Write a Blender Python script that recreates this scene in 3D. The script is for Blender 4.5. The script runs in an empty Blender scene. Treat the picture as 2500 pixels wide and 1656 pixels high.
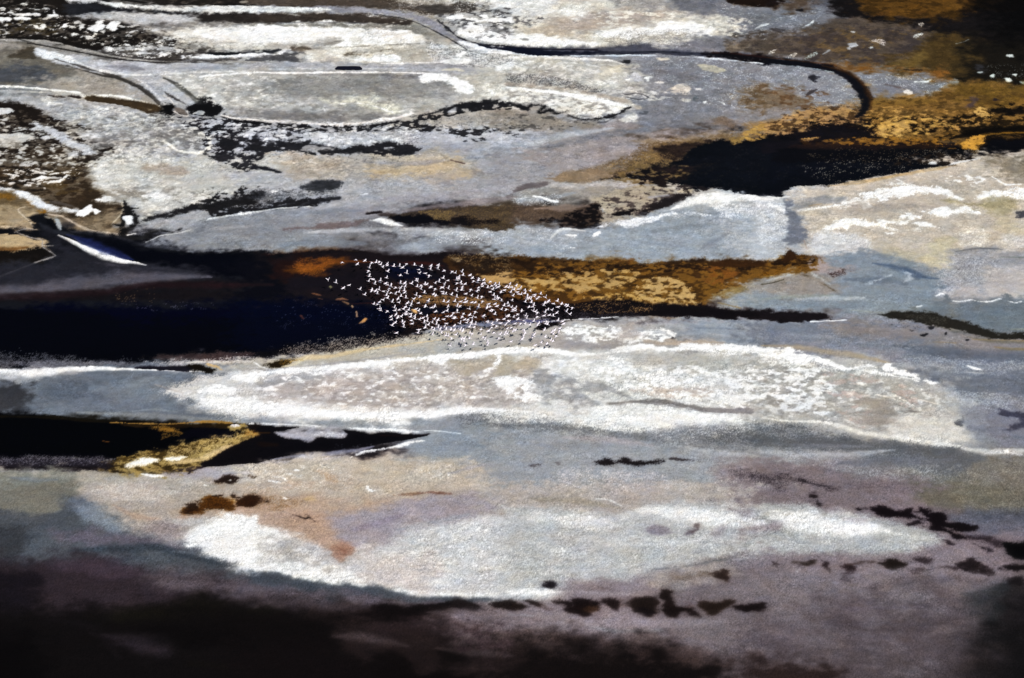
import bpy, math, random
import numpy as np
from mathutils import Vector, Matrix

C = bpy.context.scene
COL = C.collection
random.seed(7)

# ---------------------------------------------------------------- camera
CAM_H, CAM_BACK = 636.0, 1018.0            # helicopter height, ground distance to the middle of the view
DEP = math.atan2(CAM_H, CAM_BACK)          # looking down by about 32 degrees
FPX = 8040.0                               # focal length in photo pixels (photo 2500 wide)
cam_d = bpy.data.cameras.new('camera')
cam = bpy.data.objects.new('camera', cam_d)
COL.objects.link(cam)
cam.location = (0, -CAM_BACK, CAM_H)
cam.rotation_euler = (math.pi / 2 - DEP, 0, 0)
cam_d.sensor_width = 36
cam_d.lens = 36 * FPX / 2500
cam_d.clip_start = 1.0
cam_d.clip_end = 60000
C.camera = cam

# ---------------------------------------------------------------- sky and sun
SUN_EL, SUN_AZ = math.radians(58), math.radians(150)   # azimuth clockwise from +Y
w = bpy.data.worlds.new('World'); C.world = w; w.use_nodes = True
nt = w.node_tree
sky = nt.nodes.new('ShaderNodeTexSky'); sky.sky_type = 'NISHITA'; sky.sun_disc = False
sky.sun_elevation = SUN_EL; sky.sun_rotation = SUN_AZ
sky.altitude = 900
bg = nt.nodes['Background']; bg.inputs['Strength'].default_value = 0.07
nt.links.new(sky.outputs[0], bg.inputs['Color'])
sd = bpy.data.lights.new('sun', 'SUN'); sd.energy = 4.6; sd.angle = math.radians(0.5); sd.color = (1.0, 0.965, 0.92)
sun = bpy.data.objects.new('sun', sd); COL.objects.link(sun)
sdir = Vector((math.sin(SUN_AZ) * math.cos(SUN_EL), math.cos(SUN_AZ) * math.cos(SUN_EL), math.sin(SUN_EL)))
sun.rotation_euler = sdir.to_track_quat('Z', 'Y').to_euler()
sun.location = sdir * 3000
C.view_settings.view_transform = 'Standard'; C.view_settings.look = 'None'
C.view_settings.exposure = 0.0; C.view_settings.gamma = 1

def tag(o, label=None, cat=None, group=None, kind=None):
    if label: o['label'] = label
    if cat: o['category'] = cat
    if group: o['group'] = group
    if kind: o['kind'] = kind
    return o

# photo pixel (2500 x 1656) <-> point of the lake bed
SD, CD = math.sin(DEP), math.cos(DEP)
def ground(u, v, z=0.0):
    a = (u - 1250) / FPX; b = (828 - v) / FPX
    dx, dy, dz = a, CD + b * SD, -SD + b * CD
    t = (z - CAM_H) / dz
    return dx * t, -CAM_BACK + dy * t
def photo(x, y):
    ry = y + CAM_BACK
    dep = ry * CD + CAM_H * SD
    up = ry * SD - CAM_H * CD
    return 1250 + FPX * x / dep, 828 - FPX * up / dep

# ---------------------------------------------------------------- the lake bed, mapped as a grid in metres
X0, X1, DX = -262.0, 262.0, 0.26
Y0, Y1, DY = -232.0, 330.0, 0.46
xs = np.arange(X0, X1, DX); ys = np.arange(Y0, Y1, DY)
NX, NY = len(xs), len(ys)
GX, GY = np.meshgrid(xs, ys)
GU, GV = photo(GX, GY)
GU = GU.astype(np.float32); GV = GV.astype(np.float32)
row_v = GV[:, 0]

rng = np.random.default_rng(11)
FY = np.fft.fftfreq(NY, DY)[:, None]; FX = np.fft.rfftfreq(NX, DX)[None, :]
def field(size, slope=1.6, stretch=1.15, hi=None):
    """random terrain-like field, features about `size` metres and longer along x; returned as ranks 0..1"""
    k = np.sqrt((FX * stretch * size) ** 2 + (FY * size) ** 2)
    amp = 1.0 / (1.0 + k ** 2) ** (slope / 1.0) * k ** 0.3
    ph = rng.standard_normal((NY, NX // 2 + 1)) + 1j * rng.standard_normal((NY, NX // 2 + 1))
    f = np.fft.irfft2(ph * amp, s=(NY, NX))
    f = (f / f.std()).astype(np.float32)
    # gaussian -> uniform rank
    r = 1.0 / (1.0 + np.exp(-1.702 * f))
    return f, r
N0, R0 = field(34, 1.25)
N1, R1 = field(13, 1.1)
N2, R2 = field(5.0, 1.25, 1.15)
N3, R3 = field(1.3, 1.2, 0.9)
NW = rng.standard_normal((NY, NX)).astype(np.float32)
NS = [N0, N1, N2, N3]; RS = [R0, R1, R2, R3]
MIX = (0.5 * N1 + 0.55 * N2 + 0.3 * N3)
MIXS = (0.8 * N1 + 0.3 * N2)
N4, R4 = field(0.5, 1.3, 0.7)
GR = 0.6 * N4 + 0.5 * NW
NX3 = 0.3 * N3 + 0.7 * N4 + 0.6 * NW
NX3 = (NX3 / NX3.std()).astype(np.float32)
RS[3] = 1.0 / (1.0 + np.exp(-1.702 * NX3))

rgb = np.zeros((NY, NX, 3), np.float32)
lab = np.zeros((NY, NX), np.int8)
def hexc(h): return np.array([int(h[i:i + 2], 16) / 255 for i in (0, 2, 4)], np.float32)
KY = 1.6
STY = {'h': (3.0, 1.6, 0.8), 'm': (11, 4, 2), 's': (46, 12, 4), 'x': (130, 24, 6), 'g': (8, 3.2, 2.8), 'G': (20, 6, 11)}
TILES = {'o': (0, 0, 1 / 1.0562), 'z1': (1400, 240, 1.23), 'z2': (0, 60, 1.353), 'z3': (0, 400, 1.353), 'z4': (1100, 560, 0.9664),
         'z5': (500, 840, 0.902), 'z6': (0, 1080, 1.0824), 'z7': (1250, 1080, 1.0824)}
for j, (r, y0, s) in enumerate((('a', 0, 3.698), ('b', 400, 3.698), ('c', 800, 3.698), ('d', 1200, 3.439))):
    for i, x0 in enumerate((0, 620, 1240, 1860)):
        TILES['%s%d' % (r, i + 1)] = (x0, y0, s)

def window(ulo, uhi, vlo, vhi):
    # rows grow away from the camera, v falls with the row
    rows = np.nonzero((row_v >= vlo) & (row_v <= vhi))[0]
    if not len(rows): return None
    r0, r1 = rows[0], rows[-1] + 1
    # widest row (nearest has fewest metres per px)
    ua = GU[r0], GU[r1 - 1]
    c = np.nonzero(((ua[0] >= ulo) & (ua[0] <= uhi)) | ((ua[1] >= ulo) & (ua[1] <= uhi)))[0]
    if not len(c): return None
    return slice(r0, r1), slice(c[0], c[-1] + 1)

def shifted(F, sl, k):
    """the same field read at another place, so that no two patches share a pattern"""
    a, b = (k * 7919) % NY, (k * 10007) % NX
    ri = (np.arange(sl[0].start, sl[0].stop) + a) % NY
    ci = (np.arange(sl[1].start, sl[1].stop) + b) % NX
    return F[np.ix_(ri, ci)]

def curve(P, closed, n=3, ten=0.40):
    # a smooth line through the traced points
    P = np.array(P, float); N = len(P)
    if N < 3: return [tuple(p) for p in P]
    out = []
    for i in range(N if closed else N - 1):
        if closed: p0, p1, p2, p3 = P[i - 1], P[i], P[(i + 1) % N], P[(i + 2) % N]
        else: p0, p1, p2, p3 = P[max(i - 1, 0)], P[i], P[i + 1], P[min(i + 2, N - 1)]
        L = np.hypot(*(p2 - p1)[:2]) + 1e-6
        m1 = (p2 - p0) * ten; m2 = (p3 - p1) * ten
        for m_ in (m1, m2):
            q_ = np.hypot(*m_[:2])
            if q_ > L: m_ *= L / q_
        for j in range(n):
            t = j / n
            out.append(tuple((2*t**3-3*t*t+1)*p1 + (t**3-2*t*t+t)*m1 + (-2*t**3+3*t*t)*p2 + (t**3-t*t)*m2))
    if not closed: out.append(tuple(P[-1]))
    return out

def edge(u):
    if u <= 3: return -420.0
    if u >= 2496: return 2920.0
    return u
def edgev(v):
    if v <= 3: return -330.0
    if v >= 1652: return 2000.0
    return v

def poly_sd(U, V, P):
    d = np.full(U.shape, 1e9, np.float32); ins = np.zeros(U.shape, bool)
    n = len(P)
    for i in range(n):
        ax, ay = P[i]; bx, by = P[(i + 1) % n]
        ex, ey = bx - ax, by - ay
        L = ex * ex + ey * ey + 1e-9
        px, py = U - ax, V - ay
        t = np.clip((px * ex + py * ey) / L, 0, 1)
        d = np.minimum(d, (px - t * ex) ** 2 + (py - t * ey) ** 2)
        if abs(ey) > 1e-9:
            c = ((ay > V) != (by > V)) & (U < ex * (V - ay) / ey + ax)
            ins ^= c
    d = np.sqrt(d)
    return np.where(ins, -d, d)
def stroke_sd(U, V, S, want=False):
    d = np.full(U.shape, 1e9, np.float32); W = np.ones(U.shape, np.float32)
    if len(S) == 1: S = S + [(S[0][0] + 1, S[0][1], S[0][2])]
    for (ax, ay, aw), (bx, by, bw) in zip(S[:-1], S[1:]):
        ex, ey = bx - ax, by - ay
        L = ex * ex + ey * ey + 1e-9
        px, py = U - ax, V - ay
        t = np.clip((px * ex + py * ey) / L, 0, 1)
        ww = aw + t * (bw - aw)
        dd = np.sqrt((px - t * ex) ** 2 + (py - t * ey) ** 2) - ww
        c = dd < d
        d = np.where(c, dd, d); W = np.where(c, ww, W)
    return (d, W) if want else d

NF, RF = field(2.6, 1.1, 7.0)
NF2, RF2 = field(9, 1.2, 4.5)
OUT = np.clip((np.abs(GU - 1250) - 1275) / 160, 0, 1)
GVO = (GV + OUT * (16 * N0 + 5 * N1)).astype(np.float32)      # past the surveyed part the bands meander on
# the traced lines wander a little, as water-laid edges do
WU = (GU + 4.0 * np.roll(N1, 401, 0) + 1.8 * np.roll(N2, 57, 1)).astype(np.float32)
WV = (GVO + 1.0 * np.roll(N1, 203, 1) + 0.6 * np.roll(N2, 501, 0)).astype(np.float32)
# every line below is one painted patch of the lake bed: its outline, colour, how soft or ragged its edge is.
# R = sample of the broad ground colour, P = patch, S = band of given width, T = mottling inside a patch; also painted: lens vignette toward lower right, sun glints as white streaks
MAP = '''
t o
R 10 30 1a1815 200 2b2a2a 500 5a5148 800 4a443c 1000 8a857c 1150 d8d6d2 1300 d2d0ca 1450 b9b4a8 1600 8d8b86 1700 6f7078 1850 5d6068 1950 2a2426 2050 5a3d18 2150 4f3514 2250 1c130c 2340 050304
R 60 30 1c1814 200 342e2a 400 a8a6a2 600 e4e4e2 800 e8e8e6 950 9a9890 1100 a8a6a4 1250 bcb8b0 1400 b9b0a2 1550 d0ccc2 1700 8d8c8c 1850 6f727a 1950 504a46 2100 3c3028 2250 1a1410 2340 060505
R 120 30 8a857e 150 8f8d8a 350 5d5b5a 550 8a8886 700 a09c96 850 c6c0b4 1000 b0aca4 1150 c0beba 1300 9c9c9e 1450 8a8a8e 1600 807e82 1750 77757a 1900 5a5048 2050 4a3f34 2200 2a2018 2340 100d0c
R 160 30 6e6a62 200 a9abb0 400 a9abb0 700 a3a4a8 1000 a8a8aa 1150 b6b4ae 1300 a8a498 1500 86878d 1700 82848b 1900 85868c 2100 7a756c 2200 4b3c20 2340 1d1913
R 210 30 74777a 200 9c968e 350 a9abb0 600 a9a8a4 900 8e8d8b 1050 b0aea8 1200 a39a90 1400 9a9896 1600 84868e 1800 7c7a7c 1950 7e7c7e 2100 a07a40 2200 8a6a34 2340 5d4a20
R 270 30 5a544e 200 a3a4a5 400 8a8a8c 600 b3b1ac 800 8f8d8b 1000 a8a29a 1200 a09a92 1350 8d9098 1500 84868e 1700 8d8888 1850 8a7050 2050 a27a3c 2200 8a6430 2340 4a3618
R 330 30 4a3f34 200 8a8680 350 a8a6a2 600 aaabb0 800 a8aab0 1000 9c9ea6 1200 969aa2 1400 968f90 1550 5a4a3c 1700 15151c 1900 10101a 2100 1a120c 2340 1a120c
R 390 30 4e3f2b 200 8a8474 350 c0bfba 600 a8a8a8 800 a39f9a 1000 b0a594 1200 959498 1350 8a8076 1500 2c2a2c 1700 0d1420 1900 0d0f18 2100 8a8074 2340 a09888
R 440 30 6e5e46 150 6a5a44 300 b3b1ab 500 9c9da0 700 9a9ca0 900 9c9da2 1100 97979c 1250 90908f 1400 9a938c 1550 a8a094 1700 c8c8c4 1850 a8acb0 2050 b6ac9f 2200 c0b6a6 2340 a8a090
R 500 30 8a7a64 200 6a5f50 350 8f9196 600 8a8c92 850 8f8e94 1000 1a161c 1150 4e4236 1300 2c2624 1400 a09688 1500 939aa3 1700 989fa7 1850 8c9098 2050 c0bab0 2200 b8b0a2 2340 a8a294
R 560 30 b09a78 150 26262f 300 101018 500 85888e 700 8c9096 1000 8d929a 1300 90969e 1600 939aa3 1800 a0a4aa 1950 c0c0c0 2150 b9b098 2340 a0a0a0
R 610 30 1c1712 150 2c2c34 300 34323a 500 0a0a14 700 5a3410 850 22181e 1000 22181e 1200 30241e 1400 7a5a2c 1600 6e4a1c 1800 5e3e16 1900 9b9090 2050 7f8a95 2200 8c8e94 2340 a0a0a2
R 670 30 3c3640 200 40383f 400 1c1218 600 120c14 850 181018 1000 30241c 1200 6e4e24 1400 b09058 1550 b0905a 1700 8a7040 1850 8f8a84 2050 8590a0 2340 9c9a9a
R 740 30 030410 300 02041a 600 020618 850 04081a 1000 3c2a1c 1200 4a3420 1400 201a22 1550 2c2226 1700 3a2e2c 1850 4a4044 2000 9298a0 2150 6a6a64 2340 6e7780
R 800 30 05050e 300 04040e 600 08081a 800 6a605c 900 b0a89c 1050 b0aca4 1250 b8b6b0 1450 c0beba 1700 9a9ca0 1900 8b8c98 2100 888690 2340 70706e
R 860 30 b0b0b4 300 69707a 500 9c9c9e 700 e8e8e6 900 d8d6d2 1100 c9c6c2 1300 c9c9c6 1500 c9c9c6 1700 d8d8d4 1850 d0cec8 2000 b4b2ae 2150 8a8e94 2340 6e747e
R 920 30 4a4c52 200 69707a 400 8a8d92 520 dcdcda 700 b3aaa4 900 b6ada6 1100 c0bab6 1300 c4c4c4 1500 bebebe 1700 c0bebc 1900 b6b4b0 2100 aaa59e 2250 9c9ca0 2340 747884
R 970 30 05050a 300 1a160c 500 8f9498 700 dcdcda 900 e8e8e6 1100 c8c8c6 1300 d0d0ce 1500 dddedb 1700 b0b0b2 1900 a8a8a6 2050 c8c5be 2200 a8a8a8 2340 80828c
R 1030 30 020206 300 0c0a08 500 8a7038 650 140e14 800 201820 950 8f949a 1100 8b929c 1300 8f9399 1500 94969a 1700 8d8f91 1850 88898c 2050 74767c 2200 9a9c9e 2340 84868a
R 1090 30 7f7b78 200 8d887e 400 a8a198 600 a8a09c 800 b5aa9c 1000 b0a698 1150 9a9a9c 1300 93969b 1500 96979a 1700 8c8688 1850 847c80 2050 787478 2200 70706f 2340 77716a
R 1150 30 6c6e6c 200 7c7c74 350 a39a90 550 9c8468 750 b09a88 900 ae9c8a 1050 a0968e 1200 a49c98 1400 a29a94 1600 9c9494 1800 847a7e 2000 786e72 2200 5a5254 2340 706c64
R 1220 30 4a4c52 200 6a7078 350 8a8482 450 d0cecc 600 e0e0de 750 b39784 900 9b9399 1050 b0b0b2 1250 c4c5c5 1450 c8c9c8 1650 c4c4c4 1850 dcdedc 2050 c0c2c0 2180 6c6468 2340 34343a
R 1290 30 2e2c32 200 3a3c44 380 4a4e58 500 c0c2c2 700 d8d8d6 850 d8d8d6 1050 c0bebc 1250 bebfbe 1450 aeaeae 1650 a8a6a8 1850 9c9a9c 2050 847c80 2200 6a6064 2340 1a181a
R 1350 30 1a1619 200 2a2428 400 40383d 600 5a5258 750 444c54 900 9a9ca0 1050 e8e9e6 1200 e0e1de 1350 9c9698 1550 8f868a 1750 867c82 1950 776e72 2150 5e5659 2340 2a282a
R 1410 30 0c0a0b 200 181416 400 1a1614 600 241c1c 800 2c2222 950 2e2222 1100 8a8086 1300 8f868c 1500 8d848a 1700 857c82 1900 70676b 2100 5a5155 2250 3c3638 2340 181618
R 1470 30 060405 250 141012 350 2e2830 500 0c090a 700 0e0a0a 900 342a2a 1050 5a4e50 1200 3c302e 1400 50444a 1600 70676e 1800 675e64 2000 564d52 2200 382f33 2340 101011
R 1550 30 020102 300 080606 600 0a0708 900 0c0808 1100 0e0909 1300 120c0c 1500 2a2020 1700 463c40 1900 463d41 2050 40383b 2200 2a2426 2340 060606
t a1
P m 241f1c 1 | 0 0 700 0 620 140 850 180 1200 230 1700 380 2000 470 1600 540 1400 540 1000 480 800 460 300 370 0 330
P m 2b2c31 1 | 600 20 1000 55 1300 90 1700 110 2367 135 2367 218 1800 190 1500 120 1300 130 900 125 650 140 560 90
P m 3a3431 .8 | 1600 110 2367 135 2367 210 1900 190
P s b9b9ba .9 | 640 155 1000 125 1600 130 1850 180 1800 235 1300 235 1000 190 750 165
P s 807c78 .8 | 1300 240 1900 190 2367 220 2367 250 1700 265 1250 270
P s efeeea 1 | 1650 300 1900 265 2367 250 2367 420 1900 380 1750 340
P s cfcabf .8 | 1200 295 1650 285 1800 340 2367 400 2367 440 1900 440 1600 370 1400 330
P m a5a5a5 1 | 960 435 1150 415 1400 410 1600 430 1630 480 1300 500 1000 465
P s 5c5b5e .8 | 1600 440 1900 460 2367 455 2367 480 2000 500 1640 510
S h 23262a 1 | 1900 490 30 2050 492 34 2220 490 26
S m dcdde0 1 | 1620 525 14 1850 512 40 2000 520 26 2150 510 26 2367 500 34
P m 4f4b4a .9 | 950 470 1200 500 1600 500 1650 540 2367 530 2367 560 1400 558 1050 510
T m 5e5852 .7 .4 2 | 0 20 300 30 600 200 1200 240 1650 330 1500 400 900 400 500 330 0 320
T m c9c8c5 .9 .16 2 | 0 20 300 30 600 200 1200 240 1650 330 1500 400 900 400 500 330 200 320 0 320
T m 4a3f28 .7 .4 2 | 0 180 420 180 520 280 300 320 0 310
P h d8d8d6 1 | 5 170 70 160 105 175 80 195 10 190
P h dcdcda 1 | 125 170 200 160 275 172 240 188 150 186
P h c6c4c2 1 | 130 140 220 125 350 128 360 145 250 150
P h d2d0cc 1 | 470 90 490 90 500 130 530 155 470 160 435 150 480 130
P h d4d2ce 1 | 290 235 330 230 350 255 380 225 420 235 390 270 330 265
P h d4d4d2 1 | 545 255 580 225 610 215 600 235 635 240 600 255
P h e0e0de 1 | 790 260 850 235 890 195 950 190 920 220 945 235 930 265 860 290 800 275
P h e4e4e2 1 | 970 240 1010 200 1090 205 1060 240 1060 275 1010 285 960 260
P h cfcfcd 1 | 720 235 760 235 750 265 722 258
P h c4c2be .9 | 570 340 600 330 610 350 580 355
P h d0cecb 1 | 1395 395 1430 382 1460 392 1430 402
S m c9cac8 1 | 640 0 60 800 8 40 1050 48 36 1400 75 44 1800 85 56 2367 92 62
S h 1e1a19 .8 | 1100 0 20 1400 38 8 1800 45 8 2367 50 10
P s 2c2724 1 | 1100 0 2367 0 2367 38 1600 36 1300 18
P h 807a70 .9 | 2160 20 2220 12 2240 20 2200 32
P m 6e6a62 1 | 0 350 150 370 320 440 300 490 480 560 800 640 1100 710 1000 800 600 760 0 740
P h 4a4236 .8 | 60 520 200 450 310 430 340 455 300 490 330 540 200 530
P s a39f99 .8 | 0 360 110 380 180 430 100 460 0 470
P s 4c5058 .9 | 0 590 300 610 520 680 420 745 0 745
P s 9c968e 1 | 700 650 1100 720 1350 880 1450 970 1000 860 500 790 200 765 550 700
P m a9abb0 1 | 320 440 620 500 1000 545 1500 572 2367 592 2367 650 1700 668 1480 690 1640 850 1790 940 1700 965 1560 870 1480 830 1500 930 1400 900 1340 820 1290 760 1180 700 800 640 480 560 310 490
P m d2d6d9 .9 | 320 445 500 480 640 520 700 590 560 570 400 520 330 480
S s 787a84 .8 | 950 605 20 1150 612 70 1300 635 30
S s 8d9099 .6 | 1600 625 30 2000 620 40 2367 615 20
S m c9c9c8 .9 | 680 560 10 780 610 10 950 650 10 1200 685 14 1450 675 10 1700 660 10 2367 650 10
S s 7e8290 .7 | 1330 760 25 1390 800 25
S h a29f9a .9 | 0 345 18 400 375 16 800 470 14 1200 542 12 1600 568 10 2367 562 8
S h 2f2a28 .95 | 250 395 5 600 452 8 900 508 8 1150 545 7 1500 578 4
S m 49443f .9 | 600 600 8 900 682 12 1100 722 18 1300 830 22 1430 950 14
S m e2e0d8 1 | 0 762 24 150 790 22 300 806 22 700 845 24 760 880 24 1000 866 20 1300 930 18 1450 972 14 1470 1010 10
S m b0aea9 .8 | 0 790 20 400 840 20 800 870 14
P s a3a4a7 1 | 0 850 400 880 780 920 1100 980 1330 1040 1420 1130 1500 1150 1850 1250 1880 1500 1600 1553 900 1553 1000 1400 900 1250 600 1100 300 980 0 900
P h 50402a 1@4 | 772 882 850 868 1000 888 1250 918 1400 948 1462 990 1400 1032 1310 1022 1200 978 900 926 790 912
P h 3a2f2a 1@4 | 415 860 500 862 560 868 590 885 480 882
P h 3a2f2a 1@4 | 622 868 718 868 722 893 680 892 640 880
P m 4a4440 .9 | 1340 1030 1420 1020 1450 1080 1510 1130 1430 1110 1400 1060
P g 2c241f 1 | 0 900 150 930 350 1000 500 1080 700 1130 850 1180 700 1190 750 1250 1000 1330 1100 1400 900 1480 800 1553 0 1553
P s 4a3a28 .7 | 100 1380 600 1350 800 1500 700 1553 200 1553
T m 6a6258 .7 .4 2 | 0 950 500 1080 700 1300 600 1553 0 1553
T g b9b7b2 .9 .2 2 | 0 1100 500 1100 700 1400 600 1553 0 1553
P h c0c0c0 1 | 0 990 60 982 105 985 125 1020 40 1038 0 1030
P h b5b4b2 1 | 0 1080 60 1078 70 1095 0 1100
P g b4b6bb 1 | 180 1170 310 1160 300 1120 370 1140 480 1140 520 1190 600 1215 650 1265 740 1320 830 1345 840 1395 780 1400 700 1345 560 1290 470 1230 380 1185
P g b9b7b2 1 | 0 1225 200 1210 340 1255 220 1290 200 1320 100 1340 0 1340
P h c4c4c6 1 | 365 1245 430 1230 440 1260 400 1275
P g c8c8ca 1 | 735 1215 850 1220 870 1250 800 1270 745 1250
P g b0b0b2 1 | 620 1390 690 1370 740 1400 680 1430 620 1415
T g 6e6c6c .6 .25 1 | 900 1150 1500 1130 1500 1300 900 1350
T m c4c2bd .7 .35 2 | 850 1000 1450 1050 1500 1300 1500 1553 1000 1553 900 1200
P s 7c7a79 1 | 1570 1160 1720 1170 1830 1280 1780 1345 1660 1340 1590 1270 1400 1250 1400 1210
S g dcd8ce 1 | 1480 1280 18 1600 1365 18 1780 1390 20 1880 1350 20 1890 1260 14 1790 1190 10
P s 8f94a8 .7 | 1350 1400 1700 1420 1800 1553 1500 1553
P s c2c0bb .8 | 950 1430 1300 1420 1350 1553 850 1553
P s b6b4af 1 | 1640 690 2367 680 2367 1080 2000 1040 1880 930 1780 900 1500 700
S m 6a6a66 .8 | 1480 705 14 1600 780 20 1700 860 22 1790 940 16
P s 7f7d7d 1 | 2040 1005 2200 985 2367 982 2367 1090 2050 1060
P s c9c7c0 .7 | 1900 900 2367 820 2367 970 2000 980
S h f2f2f0 1 | 1820 700 14 1900 690 10 2100 676 16 2367 664 10
P s a9abb2 1 | 1750 1060 2000 1060 2367 1130 2367 1553 1900 1553 1850 1250
T h 2c2c32 .9 .42 2 | 1520 1060 2000 1050 2300 1140 2367 1250 2367 1400 2250 1553 1950 1450 1800 1250 1700 1150
P g 101012 1 | 1450 950 1540 945 1575 1030 1520 1060 1460 1030
P g 17161a 1 | 1700 985 1780 940 1900 930 1980 970 2010 1020 1950 1055 1780 1045 1705 1030
P g 2c2c2e .9 | 1740 880 1880 905 1800 960
P h 6d645d 1 | 1570 975 1640 985 1690 1030 1690 1052 1600 1022
S h d8cfc6 .9 | 1570 1010 6 1640 1052 7 1700 1055 7 1690 1010 5
P h b9bcbc 1 | 1775 1020 1800 1000 1845 1020 1820 1045 1780 1040
S h 1a191e 1 | 2000 1060 14 2150 1098 18 2367 1122 28
S h e0d8d0 1 | 2000 1045 10 2100 1072 10 2367 1095 12
S m d2ccc6 .9 | 1480 870 10 1530 900 12 1580 960 8
P h 4e4a4c .9 | 1480 835 1530 850 1700 960 1640 935 1500 870
T m dcdcda .8 .3 2 | 1500 1050 1750 1100 1700 1150 1560 1120
K s 3a3a40 .8 .16 2 | 1700 1080 2300 1160 2367 1500 1950 1450 1780 1200
S h 2b2a2f 1 | 2050 1270 20 2110 1280 12 2120 1320 20 2080 1360 14 2030 1340 14
S h 2b2a2f 1 | 2220 1280 20 2320 1270 20 2340 1320 24 2280 1350 20 2200 1360 12
P g 35353b 1 | 1880 1450 2000 1410 2120 1420 1990 1460
P g 35353b 1 | 2150 1415 2200 1400 2280 1440 2250 1450
P h 35353b 1 | 2320 1380 2367 1370 2367 1415 2330 1410
P h 35353b 1 | 2080 1490 2140 1465 2170 1480 2130 1520
t a2
P m 524941 1 | 0 0 1100 0 1500 30 1800 20 2250 40 2100 100 1800 140 1600 140 1300 100 800 60 0 50
P s a09a92 .9 | 1050 0 2250 0 2150 40 1700 22 1300 30
T h e2e2e0 0.58 .2 3 | 1050 0 2250 0 2150 50 1300 50
P s 4c4743 .9 | 1480 80 1700 135 1900 112 2230 75 2100 45 1500 55
P m dcdcd8 1 | 2250 0 2367 0 2367 120 2280 90
P m a8a8a6 1 | 1650 150 1900 120 2250 80 2367 110 2367 420 2100 405 1850 330 1700 220
T g 4c4a4c .85 .4 2 | 1650 150 1900 120 2367 90 2367 260 2000 330 1750 300
T g f0f0ee .95 .42 2 | 1850 180 2367 150 2367 300 2200 280 1900 330
P h ecebe8 1 | 1730 160 1850 138 1900 150 1850 180 1760 178
P h f2f2f0 1 | 2040 190 2150 172 2367 170 2367 200 2200 205 2100 200
P g f4f3f0 1 | 1870 270 1990 230 2100 250 2200 290 2367 330 2367 410 2200 400 2050 360 1900 330
T h 8a8886 .8 .35 2 | 1900 250 2300 220 2300 350 1950 340
P m 8d8d95 1 | 0 65 700 60 1100 85 1400 112 1550 150 1650 200 1750 290 1900 372 2100 415 2367 432 2367 490 2100 480 1940 465 1800 380 1640 290 1500 215 1300 162 900 124 0 122
P m c8cccc 1 | 0 72 500 75 750 100 400 115 0 118
S m dfe3ec 1 | 1850 380 16 2000 430 30 2150 462 34 2367 480 20
S h 1d1d26 .9 | 1660 190 8 1760 270 14 1850 345 10 2050 404 8 2367 426 8
S h 323236 .9 | 1000 125 5 1300 162 6 1450 205 6 1640 290 6 1800 378 7 1940 465 10 2060 488 4
S m 15192f 1 | 2100 432 6 2250 445 24 2367 458 38
P m 48403a 1 | 0 130 900 128 1250 165 1440 225 1200 235 700 205 0 215
S s 62646a .7 | 0 215 16 700 210 16 1300 225 12
P m 8f8d86 1 | 0 225 700 215 1300 240 1450 235 1600 300 1700 400 1640 420 1400 300 900 270 0 252
T h 4a4843 0.36 .3 3 | 700 215 1500 240 1600 330 1400 300 900 270
P m f3f3f1 1 | 0 258 700 250 950 280 1250 270 1420 290 1500 340 1560 390 1100 410 700 440 650 420 800 370 500 375 300 410 0 430
T m cfc8be .8 .45 2 | 950 290 1500 300 1560 400 900 400
P s b3afa8 1 | 0 425 300 400 600 370 830 360 760 390 650 440 350 460 0 465
P s 85807a .7 | 600 400 800 370 750 410 650 440
P h 3a3e44 1 | 0 462 150 452 260 450 200 480 150 492 0 482
P m dddfe2 1 | 0 492 150 488 250 455 350 470 200 515 0 528
P m 61564c .9 | 350 420 500 428 470 468 360 465
P m 606064 1 | 0 532 200 510 350 478 460 485 465 560 0 552
T h 4a4749 0.43 .3 3 | 0 532 350 490 460 490 460 560 0 550
P s cac4b8 1 | 465 485 700 440 850 430 1000 430 1300 420 1650 400 1640 570 900 568 480 562
P s aeaaa0 .9 | 1300 425 1650 405 1640 570 1330 560
P m 6f6557 .95 | 820 485 950 452 1100 435 1280 455 1100 482 900 512 830 512
P m e8ebea 1 | 900 545 1000 522 1250 500 1330 540 1250 568 950 562
S h 77706a .7 | 650 440 5 900 430 5 1200 415 8 1560 395 8
P m bcbcba 1 | 1600 400 1900 470 2367 500 2367 600 1900 600 1650 560
T h 404044 0.61 .38 3 | 1600 400 1900 470 2367 510 2367 600 1900 605 1650 560 1580 470
T h f4f4f2 0.68 .3 3 | 1600 400 2367 500 2367 600 1650 570
P g f0f0ee 1 | 1820 500 1870 480 1900 490 1850 520
P m e8ebe9 1 | 1700 575 1850 535 1950 545 1880 590
P s 8c8c8c .7 | 1900 570 2100 560 2250 590 2000 615
P m dcdedd 1 | 2180 600 2367 590 2367 640 2200 640
S m e6e4e2 1 | 2050 478 8 2367 496 14
P m a3a4a8 1 | 0 572 470 578 1200 580 1500 582 1800 605 2000 635 2080 690 1800 655 1000 655 0 660
S s 8f929f .6 | 1000 615 30 1250 612 30
S s c8cbce .7 | 0 630 14 400 632 16 1400 625 14
S h e8e6e4 .8 | 1150 582 5 1450 578 5 1700 568 10
S m c9c5b4 .9 | 1700 640 14 1820 632 20 1890 650 14
P s a8a7a3 1 | 0 670 1500 675 1700 690 1950 780 2000 850 1900 900 1750 980 1420 1050 1300 1100 700 1140 0 1100
P s b4b1a9 1 | 1950 650 2367 640 2367 930 2150 880 1900 900 2000 850
P s 8b8a88 .95 | 100 760 200 705 450 685 1200 682 1500 705 1750 760 1820 820 1700 850 1200 870 900 850 650 920 200 900 80 820
P s 76757a .7 | 1150 680 1520 690 1500 712 1200 715
P s b9b8b5 .8 | 0 860 250 900 650 940 700 1000 0 980
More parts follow.
